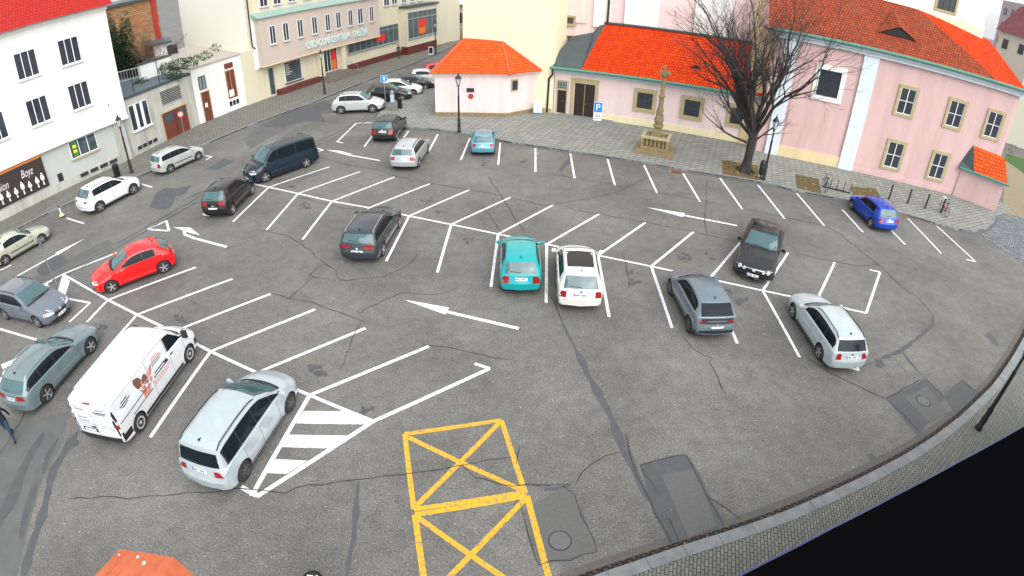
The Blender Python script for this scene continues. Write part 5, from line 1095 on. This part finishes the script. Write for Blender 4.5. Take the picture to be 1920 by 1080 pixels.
for z, w_ in ((2.43,.18),(2.33,.2),(2.16,.2)): MB().box(-w_, -.062, z-.018, w_, -.054, z+.018).build('plate_line', M['btxt'], p2)
e = pole('one_way_sign', 724, 207, 2.95, 'blue square sign with a white upward arrow beside the silver-white SUV', 'road sign'); face_cam(e)
pl = sign_plate(e, -.26, 2.5, .26, 3.0, 'blue'); MB().box(-.04, -.062, 2.58, .04, -.054, 2.82).hull([(-.12,-.06,2.8),(.12,-.06,2.8),(0,-.06,2.93)], [(0,1,2)]).build('arrow', M['whiteprint'], pl)
e = pole('sign_post', 105, 532, 2.5, 'leaning-looking grey sign post seen edge-on, at the tip of the left parking island', 'road sign', .035); face_cam(e, R(78))
pl = MB().box(-.3, -.05, 1.95, .3, -.035, 2.5).build('plate', M['galv'], e)
e = pole('prohibition_sign', 347, 256, 2.2, 'round red-rimmed sign on a thin post in front of the garage door', 'road sign', .025); face_cam(e)
pl = MB().lathe([(.27,0),(.27,.012)], 20, (0, -.05, 0), 0, 'y').build('plate', M['red'], e, loc=(0, 0, 1.95)); MB().lathe([(.19,-.006),(.19,.0)], 20, (0, -.052, 0), 0, 'y').build('plate_centre', plain('faded_white_print', '#d9b9b4', .5), pl)
e = empty('parking_machine', G(737, 207, ZP)); tag(e, 'grey parking ticket machine with a bluish front and round top', 'parking machine'); face_cam(e)
MB().box(-.19, -.16, 0, .19, .16, 1.45).build('housing', plain('machine_grey', '#6f6f68', .5), e, bevel=.04); MB().box(-.15, -.18, .75, .15, -.161, 1.4).build('front_panel', plain('machine_panel', '#9fb6c6', .4), e)
MB().lathe([(.17,1.451),(.18,1.5),(.14,1.68),(.03,1.76)], 14).build('cap', M['galv'], e, True)
e = pole('kerb_marker', 116, 404, .55, 'short white marker post with dark tip at the left kerb', 'bollard', .045, 'whiteprint'); MB().lathe([(.05,.551),(.05,.68),(.01,.7)], 10).build('tip', M['black'], e); MB().lathe([(.2,0),(.16,.08),(.05,.1)], 8).build('foot', M['cream2'], e)
e = empty('pavement_board', G(808, 102, ZP)); tag(e, 'small black pavement board with white frame near the far lamp', 'sign board'); face_cam(e)
MB().box(-.3, -.05, 0, .3, .05, 1.0).build('frame', M['wframe'], e); MB().box(-.24, -.06, .12, .24, -.051, .92).build('panel', M['black'], e)
e = empty('totem_sign', G(833, 60, ZP)); tag(e, 'tall white advertising totem behind the far bush', 'sign board'); face_cam(e)
MB().box(-.45, -.1, 0, -.35, .1, 3.6).build('post', M['galv'], e); t_ = MB().box(-.34, -.08, .3, .45, .08, 3.1).build('panel', M['whiteprint'], e); MB().box(-.15, -.09, 2.2, .2, -.081, 2.7).build('logo', M['blue'], t_); MB().box(-.1, -.09, .8, .15, -.081, 1.5).build('logo', M['btxt'], t_)
e = empty('info_panel', G(1008, 215, ZP)); tag(e, 'low glass information panel on a stone foot beside the chapel', 'information panel'); face_cam(e)
MB().box(-.4, -.15, 0, .4, .15, .12).build('foot', M['kerb'], e); MB().hull([(-.35,-.12,.2),(.35,-.12,.2),(.35,.15,1.1),(-.35,.15,1.1),(-.35,-.08,.2),(.35,-.08,.2),(.35,.19,1.1),(-.35,.19,1.1)], [(0,1,2,3),(7,6,5,4),(0,4,5,1),(1,5,6,2),(2,6,7,3),(3,7,4,0)]).build('panel', plain('greenish_glass_panel', '#b5cbc6', .2), e)

# --- stone column
ca = R(-20); e = empty('stone_column', G(1230, 290, ZP)+Vector((.1,.8,0)), ca); tag(e, 'weathered sandstone column with a cross on a square balustraded base', 'column')
MB().box(-1.32, -1.15, 0, 1.32, 1.15, .18).box(-1.22, -1.05, .18, 1.22, 1.05, .24).build('step', M['stonedark'], e)
MB().box(-.98, -.85, .24, .98, .85, .48).build('plinth', M['stonedark'], e, bevel=.03)
bl = MB()
for sx in (-1, 1):
    for sy in (-1, 1): bl.box(sx*.86-.1, sy*.73-.1, .48, sx*.86+.1, sy*.73+.1, 1.05)
o = bl.build('corner_pier', M['stonedark'], e)
bl = MB()
for (xa, ya, xb, yb) in ((-.97,-.84,.97,-.62),(-.97,.62,.97,.84),(-.97,-.62,-.75,.62),(.75,-.62,.97,.62)): bl.box(xa, ya, 1.05, xb, yb, 1.2)
bl.build('handrail', M['stone'], e)
for i in range(5):
    for sy in (-1, 1): MB().lathe([(.05,.48),(.09,.6),(.08,.72),(.04,.85),(.07,1.0),(.06,1.05)], 8, (-.56+.28*i, sy*.73, 0)).build('baluster', M['stonedark'], e, True)
    for sx in (-1, 1):
        if i < 4: MB().lathe([(.05,.48),(.09,.6),(.08,.72),(.04,.85),(.07,1.0),(.06,1.05)], 8, (sx*.86, -.42+.28*i, 0)).build('baluster', M['stonedark'], e, True)
MB().lathe([(.62,.48),(.60,.8),(.42,1.05),(.38,1.45),(.30,1.7)], 4, sq=True).build('pedestal', M['stonedark'], e)
MB().lathe([(.26,1.7),(.36,1.78),(.36,1.88),(.24,1.95),(.28,2.1),(.34,2.25),(.26,2.5),(.20,2.7),(.24,2.9),(.17,3.2),(.16,3.7),(.15,3.78),(.22,3.85),(.22,3.95),(.15,4.05),(.14,4.9),(.12,5.2),(.2,5.25),(.22,5.4)], 12).build('shaft', M['stonedark'], e, True, ang=50)
k = MB()
for i in range(16):
    a = i*2.4; z = 1.95+i*.075; k.lathe([(.01,-.09),(.09,-.02),(.07,.06),(.01,.1)], 6, (.26*math.cos(a)*(1-.02*i), .26*math.sin(a)*(1-.02*i), z))
k.build('carved_figures', M['stonedark'], e, True)
MB().box(-.1, -.1, 5.4, .1, .1, 6.0).box(-.42, -.09, 5.42, -.101, .09, 5.62).box(.101, -.09, 5.42, .42, .09, 5.62).build('cross', M['stonedark'], e, bevel=.02)

# --- planting squares
def bed(pts, label): tag(MB().prism([tuple(q) for q in P2(pts, ZP)], .0, .135).build('planting_soil', M['leaf_soil']), label, kind='structure')
bed([(1354,300),(1421,311),(1421,337),(1355,326)], 'square of soil and red leaves under the bare tree'); bed([(1491,327),(1535,336),(1540,364),(1494,352)], 'soil square with leaves beside the lamp post'); bed([(1596,350),(1642,354),(1650,368),(1622,380),(1600,370)], 'soil square behind the blue hatchback')

# --- bicycle stands
WA = R(-20)
e = empty('bicycle_rack', G(1569, 357, ZP), R(-22)); tag(e, 'low black bicycle rack with upright loops on one bar', 'bicycle rack')
A_, B_ = G(1546,352,ZP), G(1594,361,ZP); hl = (B_-A_).length/2
MB().box(-hl, -.04, 0, hl, .04, .08).build('base_bar', M['iron'], e)
for i in range(4): x = -hl*.55+i*hl*.5; MB().tube([(x,0,.08),(x,.0,.6),(x+.02,.08,.7),(x+.04,.16,.6),(x+.04,.16,.0)], .025, 6).build('loop', M['iron'], e)
first = None
for (px, py, lb) in ((1666,374,'flat black bicycle stand with a metal ring, nearest the blue hatchback'), (1701,382,'flat black bicycle stand with a metal ring, second from the blue hatchback'), (1734,391,'flat black bicycle stand with a metal ring, next to the red bicycle'), (1764,399,'flat black bicycle stand with a metal ring, holding the red bicycle')):
    e = empty('bicycle_stand', G(px, py, ZP), R(-8)); tag(e, lb, 'bicycle stand', 'ring bicycle stands')
    MB().box(-.05, -.035, 0, .05, .035, 1.1).build('post', M['iron'], e)
    r_ = []
    for i in range(17): a = 2*math.pi*i/16; r_.append((.0+.30*math.cos(a), .05, .62+.36*math.sin(a)))
    MB().tube(r_, .024, 6, cap=False).build('ring', M['galv'], e)
def bicycle(loc, rz, mat, label, lean=0):
    e = empty('bicycle', loc, rz); e.rotation_euler.x = lean; tag(e, label, 'bicycle')
    for x in (-.52, .52):
        r_ = [(x+.33*math.cos(2*math.pi*i/20), 0, .35+.33*math.sin(2*math.pi*i/20)) for i in range(21)]
        w_ = MB().tube(r_, .02, 6, cap=False).build('wheel', M['tyre'], e, True); sp = MB()
        for i in range(8): a = math.pi*i/8; sp.tube([(x-.32*math.cos(a),0,.35-.32*math.sin(a)),(x+.32*math.cos(a),0,.35+.32*math.sin(a))], .003, 3)
        sp.build('spokes', M['galv'], w_)
    f = MB(); P = dict(bb=(-.08,0,.30), st=(-.22,0,.82), hd=(.36,0,.80), hb=(.40,0,.66), rw=(-.52,0,.35), fw=(.52,0,.35))
    for a, b in (('bb','st'),('st','hd'),('bb','hb'),('hd','hb'),('hb','fw'),('bb','rw'),('st','rw')): f.tube([P[a], P[b]], .02, 6)
    f.build('frame', mat, e); MB().tube([(.36,0,.80),(.33,0,.98),(.33,.26,1.0),(.22,.3,1.0)], .014, 6).tube([(.33,0,.98),(.33,-.26,1.0),(.22,-.3,1.0)], .014, 6).build('handlebar', M['iron'], e)
    MB().lathe([(.01,.86),(.08,.87),(.10,.92),(.01,.94)], 8, (-.25, 0, 0)).build('saddle', M['black'], e); MB().tube([(-.08,-.12,.30),(-.08,.12,.30)], .015, 6).tube([(-.08,.12,.30),(.05,.12,.2),(.05,.2,.2)], .012, 5).tube([(-.08,-.12,.30),(-.2,-.12,.4),(-.2,-.2,.4)], .012, 5).build('crank', M['iron'], e)
    return e
bicycle(G(1545,355,ZP), R(72), plain('violet_frame', '#3b2f5a', .4), 'dark violet bicycle parked at the left end of the low rack')
e = bicycle(G(1768,401,ZP), R(72), plain('crimson_frame', '#a3163a', .4), 'red bicycle with a pale basket leaning on the last ring stand')
MB().box(.42, -.14, .82, .68, .14, 1.02).build('basket', M['whiteprint'], e)

# --- people
def skinmesh(name, V, E, Rr, mats, matf, parent, sub=2):
    me = bpy.data.meshes.new(name); me.from_pydata(V, E, []); o = bpy.data.objects.new(name, me); C.objects.link(o)
    o.modifiers.new('s', 'SKIN'); 
    for i, r in enumerate(Rr): me.skin_vertices[0].data[i].radius = r if isinstance(r, tuple) else (r, r)
    me.skin_vertices[0].data[0].use_root = True
    sb = o.modifiers.new('d', 'SUBSURF'); sb.levels = sub; sb.render_levels = sub
    bpy.context.view_layer.update(); m2 = bpy.data.meshes.new_from_object(o.evaluated_get(bpy.context.evaluated_depsgraph_get())); bpy.data.objects.remove(o)
    m2.name = name; m2.materials.clear(); [m2.materials.append(m) for m in mats]
    for p in m2.polygons: p.material_index = matf(p.center); p.use_smooth = True
    o = bpy.data.objects.new(name, m2); C.objects.link(o); o.parent = parent; return o
M['skin'] = plain('skin', (.45, .27, .20), .6, var=.08); M['hair'] = plain('dark_hair', (.03, .022, .016), .8)
def person(loc, rz, label, top, legs, stride=.22, h=1.72, hair='hair', arm=0):
    e = empty('person', loc, rz); k = h/1.72; e.scale = (k, k, k); tag(e, label, 'person')
    V = [(0,0,.95),(0,0,1.12),(.01,0,1.32),(.0,0,1.44),(.02,0,1.52),(.03,0,1.62),(.03,0,1.70)]; Rr = [(.13,.16),(.12,.14),(.13,.17),(.09,.12),(.055,.055),(.085,.075),(.06,.055)]; E = [(i, i+1) for i in range(6)]
    feet = []
    for sy, st in ((1, stride), (-1, -stride)):
        o = len(V); V += [(.01,sy*.10,.90),(st*.45+.05,sy*.10,.49),(st-(.06 if st > 0 else .10),sy*.10,.09),(st+.10,sy*.11,.045)]; Rr += [.095,.062,.045,(.035,.045)]; E += [(0,o),(o,o+1),(o+1,o+2),(o+2,o+3)]
        o = len(V); sw_ = -st*.9; el = (sw_*.35-.03, sy*.26, 1.13); ha = (sw_+.06, sy*.27, .89) if not (arm and sy == -1) else (.30, sy*.2, 1.12)
        V += [(0,sy*.18,1.39), el, ha]; Rr += [.06,.045,.030]; E += [(3,o),(o,o+1),(o+1,o+2)]
        hx, hy, hz = ha; d = (Vector(ha)-Vector(el)).normalized(); o2 = len(V); V.append(tuple(Vector(ha)+d*.07)); Rr.append((.03,.018)); E.append((o+2,o2))
        for f in range(4):
            o3 = len(V); q = Vector(ha)+d*.10+Vector((.018*(f-1.5),0,0)); V += [tuple(q), tuple(q+d*(.045+.01*(f in (1,2)))+Vector((0,-sy*.012,0)))]; Rr += [.009,.007]; E += [(o2,o3),(o3,o3+1)]
        o3 = len(V); q = Vector(ha)+d*.03+Vector((.035,0,0)); V += [tuple(q), tuple(q+d*.04+Vector((.012,0,0)))]; Rr += [.011,.008]; E += [(o+2,o3),(o3,o3+1)]
    def mf(c):
        if c.z > 1.47: return 2
        if c.z < .10: return 3
        hand = any(abs(c.y) > .22 and c.z < z for z in (.90,))
        if hand or (arm and c.x > .27 and c.z > .95): return 2
        return 0 if c.z > .88 else 1
    skinmesh('body', V, E, Rr, [top, legs, M['skin'], M['black']], mf, e)
    MB().lathe([(.01,-.02),(.088,.0),(.098,.06),(.075,.115),(.01,.13)], 12, (.015,0,1.615)).build('hair', M[hair], e, True)
    MB().hull([(.108,-.014,1.60),(.108,.014,1.60),(.135,0,1.60),(.11,0,1.645)], [(0,1,3),(1,2,3),(2,0,3),(0,2,1)]).build('nose', M['skin'], e)
    for sy in (1, -1): MB().lathe([(.001,-.006),(.009,0),(.001,.006)], 6, (.105, sy*.03, 1.645)).build('eye', M['black'], e); MB().lathe([(.001,-.03),(.018,0),(.001,.03)], 6, (.02, sy*.085, 1.63)).build('ear', M['skin'], e)
    MB().box(.10, -.022, 1.572, .112, .022, 1.58).build('mouth', M['lampred'], e)
    return e
pr = person(G(27, 822), R(-60), 'person in a dark navy jacket and blue jeans walking at the lower left edge', plain('navy_jacket', (.010,.010,.025), .8), plain('blue_jeans', (.018,.045,.09), .85), .26, 1.72, arm=1)
person(G(748, 109, ZP), R(240), 'person in dark olive clothes walking in front of the shopping centre', plain('olive_coat', (.06,.06,.05), .9), plain('dark_trousers', (.03,.032,.035), .9), .14, 1.75)
e = empty('shopping_bag', G(731, 108, ZP)); tag(e, 'small white bag on a thin stick beside the walking person', 'bag'); MB().box(-.12, -.08, .75, .12, .08, 1.15).build('bag_body', M['whiteprint'], e, bevel=.03); MB().tube([(0,0,0),(0,0,.75)], .015, 5).build('stick', M['iron'], e)

# --- covers in the road
def cover(name, px, py, r, label, z=0, mat='patch2'):
    p = G(px, py, z); e = MB().lathe([(r,0),(r,.011),(r-.02,.014),(r-.03,.010),(.01,.010)], 28).build(name, [M['iron'] if mat is None else M[mat]], smooth=True); e.location = (p.x, p.y, z); tag(e, label, 'manhole cover'); return e
cover('manhole_cover', 1050, 1014, .275, 'round grey manhole cover in the pale patch right of the yellow box', 0, 'galvdull') if 'galvdull' in M else None
M['castiron'] = plain('worn_cast_iron', (.13,.132,.135), .6, metal=.2, var=.25, vs=20)
def ring(px, py, r, label, z0=.0):
    p = G(px, py, 0); e = empty('manhole_cover', (p.x, p.y, z0)); tag(e, label, 'manhole cover')
    MB().lathe([(r+.035,0),(r+.035,.012),(r+.01,.012)], 32).build('frame', M['crack'], e); MB().lathe([(r,0),(r,.016),(.01,.017)], 32).build('lid', M['castiron'], e)
ring(1050, 1014, .265, 'round grey manhole cover in the pale patch right of the yellow box'); ring(1731, 752, .27, 'worn round cover in the dark patch near the right kerb')
e = empty('drain_grate', (*G(1268, 323).xy, 0), R(-20)); tag(e, 'rusty road drain grate at the church kerb', 'drain'); g_ = MB().box(-.34,-.22,0,.34,.22,.012); g_.build('frame', plain('rust', (.22,.06,.025), .9), e)
for i in range(6): MB().box(-.28+.1*i, -.15, .0125, -.23+.1*i, .15, .016).build('slot', M['black'], e)
_q = G(585, 1087, .95); e = empty('litter_bin', (_q.x, _q.y, 0)); tag(e, 'round open litter bin full of rubbish at the bottom edge of the picture', 'litter bin')
MB().lathe([(.21,0),(.23,.9),(.25,.95),(.22,.97),(.20,.93),(.01,.9)], 20).build('bin_body', M['iron'], e, True)
b = MB()
for i in range(16): a = rc.random()*6.28; q = rc.random()*.15; b.obox((q*math.cos(a), q*math.sin(a), .95+rc.random()*.03), (.03, .015*rc.random(), 0), (0, .025, .01), (0, 0, .015), rc.choice([0, 1, 2]))
b.build('rubbish', [M['whiteprint'], M['orangeprint'], M['cream2']], e)

# --- close to the camera: black slab made up for the privacy mask at lower right, terracotta awning at lower left
e = empty('mask_stand_in', (12, 0, 0)); tag(e, 'made-up black roof slab in place of the privacy mask at lower right', 'roof')
E_ = [G(x, y, 3.5) for x, y in ((1330,1112),(1390,1080),(1440,1054),(1560,992),(1680,930),(1800,866),(1925,797),(2100,700))]
poly = [(p.x, p.y) for p in E_]+[(30, -12), (3.2, -12)]
blk = plain('mask_black', (.0025,.0025,.003), 1, var=.1, spec=.0)
MB().prism([(a-12, b) for a, b in poly], 3.2, 3.5).build('stand_in_slab', blk, e)
fs = [Vector(p) for p in [q[:2] for q in poly[:8]]]; fo_ = offset(fs, .05); f2 = offset(fs, .0)
MB().prism([(p.x-12, p.y) for p in fo_]+[(p.x-12, p.y) for p in reversed([v+Vector((0,0)) for v in fs])], 3.35, 3.47).build('fringe_strip', plain('blue_fringe', (.05,.06,.16), .4), e)  # blue lens fringe along the mask edge, built as a coloured strip
MB().prism([(a-12+.6, b-.6) for a, b in poly[:8]]+[(18,-12),(-8,-12)], 0, 3.19).build('wall', M['shopwall'], e)
e = empty('terracotta_awning', (0, 0, 0)); tag(e, 'terracotta coloured awning roof at the lower left edge of the picture', 'awning')
z = 3.2; A1, B1, C1, D1_ = G(225,1029,z), G(326,1045,z), G(292,1096,z+.0), G(150,1110,z-.05); E1, F1 = G(362,1077,2.7), G(330,1130,2.7)
terr = plain('terracotta_sheet', (.44,.105,.042), .7, var=.4, vs=3)
V_ = [A1,B1,C1,D1_,E1,F1]; V2 = [v-Vector((0,0,.12)) for v in V_]
MB().hull(V_+V2, [(0,3,2,1),(1,2,5,4),(6,7,8,9),(7,10,11,8),(0,1,7,6),(1,4,10,7),(4,5,11,10),(5,2,8,11),(2,3,9,8),(3,0,6,9)]).build('roof', terr, e)
for k in range(1, 6):
    a_, b2 = A1.lerp(B1, k/6), D1_.lerp(C1, k/6); MB().tube([a_+Vector((0,0,.012)), b2+Vector((0,0,.012))], .012, 5).build('seam', terr, e)
for k in range(3): q_ = A1.lerp(C1, .15+.15*k)+Vector((rc.uniform(-.2,.2), rc.uniform(-.1,.1), .004)); MB().lathe([(.03+.01*k,0),(.02,.004),(.005,.005)], 8, tuple(q_)).build('dropping', M['stucco'], e)
MB().box((A1.x+D1_.x)/2+.2, A1.y-1.2, 0, (A1.x+D1_.x)/2+.35, A1.y-1.05, 3.0).build('post', M['iron'], e)

# ------------------------------------------------------------------ vegetation
rt = random.Random(21)
def perp(d):
    a = Vector((0,0,1)) if abs(d.z) < .9 else Vector((1,0,0)); return d.cross(a).normalized()
def bare_tree(base, label, H, name='bare_tree', limbs=13, spread=.75, tr=.34, fork=1.9, seed=3, twn=1.0, left=None, mat=None, lean=0):
    rr = random.Random(seed); e = empty(name, base); tag(e, label, 'tree'); T = MB(); Bm = MB(); Tw = MB()
    T.tube([(0,0,0),(0,0,.12),(.0,0,.4),(.03,0,1.0),(.06,.02,fork),(.08,.03,fork+.8),(.1,.05,fork+1.5)], [tr*1.9,tr*1.45,tr*1.12,tr*.95,tr*.95,tr*.7,tr*.45], 12)
    for i in range(7): a = 2*math.pi*i/7+.3; T.tube([(tr*.9*math.cos(a),tr*.9*math.sin(a),.35),(tr*1.7*math.cos(a),tr*1.7*math.sin(a),.08),(tr*2.6*math.cos(a),tr*2.6*math.sin(a),.0)], [.09,.08,.03], 6)
    def grow(p, d, L, r, lev, up):
        n = 5 if lev < 2 else 4; pts = [p]; dd = d.copy(); st = L/n; rad = [r]; kids = []
        for i in range(n):
            dd = (dd+Vector((rr.gauss(0, .15), rr.gauss(0, .15), rr.gauss(0, .09)+up))).normalized(); p = p+dd*st; pts.append(p); rad.append(max(.0048, r*(1-.68*(i+1)/n))); kids.append((p, dd.copy(), rad[-1]))
        (T if lev == 0 else Bm if lev < 3 else Tw).tube(pts, rad, 8 if lev == 0 else 5 if lev < 3 else 3, cap=False)
        if lev >= 4: return
        nk = [7, 5, 4, 3][lev]
        for j in range(int(nk*twn+.5)):
            q, qd, qr = kids[min(n-1, int(n*(.2+.8*(j+rr.random())/nk)))]; a = rr.uniform(.3, .75); s = perp(qd); s = Matrix.Rotation(rr.uniform(0, 6.28), 3, qd) @ s
            nd = (qd*math.cos(a)+s*math.sin(a)).normalized(); grow(q, nd, L*rr.uniform(.42, .62), qr*.62+.002, lev+1, up*.8)
        q, qd, qr = kids[-1]; grow(q, qd, L*.45, qr, lev+1, up)
    for i in range(limbs):
        a = 2*math.pi*i/limbs*1.0+rr.uniform(-.2, .2); tl = spread*rr.uniform(.15, 1.0); z0 = fork+rr.uniform(-.3, 1.3)
        d = Vector((math.cos(a)*math.sin(tl)+lean, math.sin(a)*math.sin(tl), math.cos(tl))).normalized(); grow(Vector((.08,.03,z0)), d, H*rr.uniform(.42, .6), tr*rr.uniform(.40, .62), 0, .03)
    for dv, z0, L, r in left or []: grow(Vector((0,0,z0)), Vector(dv).normalized(), L, r, 1, .04)
    mb = mat or M['bark']; T.build('trunk', mb, e, True, ang=60); Bm.build('branches', mb, e, True, ang=60); Tw.build('crown', mb, e); return e
M['bark'] = plain('dark_bark', (.036,.032,.031), .95, var=.5, vs=10)
bare_tree(G(1397, 321, ZP), 'large bare tree with many upright limbs standing in a leaf-strewn soil square', 11.5, limbs=14, spread=.60, tr=.30, fork=2.2, seed=8, twn=.66, lean=-.26, left=[((-1,-.1,.35),1.9,3.6,.10),((-1,.2,.65),2.4,4.2,.11),((1,-.1,.9),2.0,2.4,.08),((-.9,-.4,.5),2.6,3.6,.09)])

def leaves(mb, c, rx, rz, n, size, rr, mats=1, flat=0):
    for _ in range(n):
        while True:
            v = Vector((rr.uniform(-1,1), rr.uniform(-1,1), rr.uniform(-1,1)))
            if v.length <= 1 and rr.random() < .25+.75*v.length: break
        p = Vector(c)+Vector((v.x*rx, v.y*rx, v.z*rz)); a = Vector((rr.gauss(0,1), rr.gauss(0,1), rr.gauss(0,1))).normalized()*size*rr.uniform(.6,1.3); b = perp(a.normalized())*size*rr.uniform(.35,.7)
        mb.add([p-a, p-b, p+a, p+b], [(0,1,2,3)], rr.randrange(mats))
M['fol'] = plain('dark_green_foliage', (.022,.055,.024), .9, var=.5, vs=2); M['fol2'] = plain('green_foliage', (.045,.11,.025), .9, var=.4, vs=2); M['fol3'] = plain('autumn_foliage', (.20,.10,.02), .9, var=.4, vs=2)
def bush(name, base, label, cat, blobs, mats, n, size, seed=1, trunk=None):
    rr = random.Random(seed); e = empty(name, base); tag(e, label, cat); b = MB()
    for (x, y, z, rx, rz) in blobs: leaves(b, (x, y, z), rx, rz, int(n*rx*rx*rz*4), size, rr, len(mats))
    if trunk: MB().tube([(0,0,0),(0,0,trunk)], [.12,.05], 7).build('trunk', M['bark'], e)
    b.build('crown' if trunk else 'foliage', mats, e); return e
def back(px, py, dist): p = at(px, py, dist); return Vector((p.x, p.y, 0))
Bc = back(232, 120, 58); ztop = lambda px, py, dist: at(px, py, dist).z
H1 = ztop(228, 42, 58); H0 = ztop(230, 140, 58)
bush('conifer', Bc, 'dark green twin-tipped conifer in front of the brick house', 'tree', [(-.9+.0,0,H0+1.0,1.5,2.0),(-.4,0,H0+2.6,1.3,1.8),(-.9,0,H0+4.2,.7,1.8),(-1.0,0,H1-.9,.28,1.4),(1.0,0,H0+3.4,.7,2.0),(1.3,0,H0+4.8,.3,1.2),(.6,0,H0+1.2,1.3,1.8),(-1.9,0,H0+2.5,.7,1.8),(-2.1,0,H0+4.2,.3,1.1)], [M['fol'], M['fol']], 330, .10, 2, H1-2)
bare_tree(back(282, 112, 56), 'small bare shrub-like tree in the garden in front of the brick house', 5.2, 'garden_tree', 8, .6, .10, 3.5, 5, .7, mat=plain('brown_twigs', (.13,.09,.06), .95))
bush('garden_hedge', back(258, 118, 52), 'dark green hedge left of the white garden wall', 'hedge', [(0,0,4.4,.9,.9),(-1.0,.5,4.0,1.0,.8),(-2.3,.8,3.7,1.2,.7)], [M['fol2'], M['fol']], 300, .10, 4)
bush('roof_juniper', back(330, 104, 50.5), 'sprawling green juniper at the edge of the flat roof below the blank gable', 'shrub', [(-1.2,0,5.6,.8,.6),(0,.2,5.8,.9,.6),(1.2,.5,5.95,.8,.5),(2.3,.8,6.2,.7,.4),(3.2,1.2,6.7,.5,.4),(-.3,-.3,5.1,.7,.6)], [M['fol'], M['fol2']], 210, .11, 6)
bush('autumn_shrub', back(296, 104, 57), 'rusty autumn shrub beside the garden hut', 'shrub', [(0,0,4.6,1.2,.9),(1.2,.3,4.4,.9,.7)], [M['fol3'], M['fol2']], 200, .10, 7)
bush('low_bush', G(828, 68, ZP), 'low dark spreading bush at the far end of the street', 'bush', [(-1.6,0,.3,1.1,.45),(0,0,.45,1.3,.55),(1.5,0,.35,1.2,.45)], [M['fol'], M['fol2']], 220, .11, 9)
bush('lawn_shrub', G(1898, 296, 0), 'grey bare-looking shrub on the lawn behind the church', 'shrub', [(0,.4,.8,.5,.8)], [plain('grey_foliage', (.12,.12,.11), .9)], 300, .07, 3)
# raised garden bank behind the terrace
tag(MB().prism([tuple(back(205,120,49).xy), tuple(back(262,118,49).xy), tuple(back(330,110,53).xy), tuple(back(330,90,75).xy), tuple(back(195,90,75).xy)], 0, 3.4).build('garden_terrace', M['leaf_soil']), 'raised garden ground behind the low grey building', kind='structure')

# --- fallen leaves: one uncountable scatter
lf = MB(); rl = random.Random(4)
def leaf(x, y, z, s):
    a = rl.uniform(0, 6.28); u = Vector((math.cos(a), math.sin(a), rl.uniform(-.3,.3)))*s; v = Vector((-math.sin(a), math.cos(a), rl.uniform(-.3,.3)))*s*.7
    p = Vector((x, y, z+.012)); lf.add([p-u, p-v, p+u, p+v], [(0,1,2,3)], rl.randrange(3))
gl = offset(near, -.13)
for i in range(len(gl)-1):
    L_ = (gl[i+1]-gl[i]).length
    for _ in range(int(L_*42)): q = gl[i].lerp(gl[i+1], rl.random()); leaf(q.x+rl.gauss(0,.07), q.y+rl.gauss(0,.07), .01, rl.uniform(.012,.035))
for cpts, n in (([(1354,300),(1421,311),(1421,337),(1355,326)], 260), ([(1491,327),(1535,336),(1540,364),(1494,352)], 90), ([(1596,350),(1642,354),(1650,368),(1600,370)], 70)):
    q = P2(cpts, ZP)
    for _ in range(n): a, b = rl.random(), rl.random(); p = q[0].lerp(q[1], a).lerp(q[3].lerp(q[2], a), b); leaf(p.x, p.y, .135, rl.uniform(.03,.07))
for px, py, n, sp in ((1275,322,60,.5),(1225,312,30,.4),(1700,408,70,.55),(1725,415,50,.5),(1390,335,40,.9),(1560,372,30,.9)):
    for _ in range(n): p = G(px, py); leaf(p.x+rl.gauss(0,sp), p.y+rl.gauss(0,sp*.35), .01, rl.uniform(.02,.05))
for _ in range(420): p = G(rl.uniform(0,1900), rl.uniform(420,1080)); leaf(p.x, p.y, .005, rl.uniform(.008,.022))
tag(lf.build('fallen_leaves', [plain('orange_leaf', (.42,.09,.025), .9), plain('yellow_leaf', (.55,.36,.10), .9), plain('brown_leaf', (.20,.08,.04), .9)]), 'fallen orange and yellow leaves in the gutters and planting squares', kind='stuff')
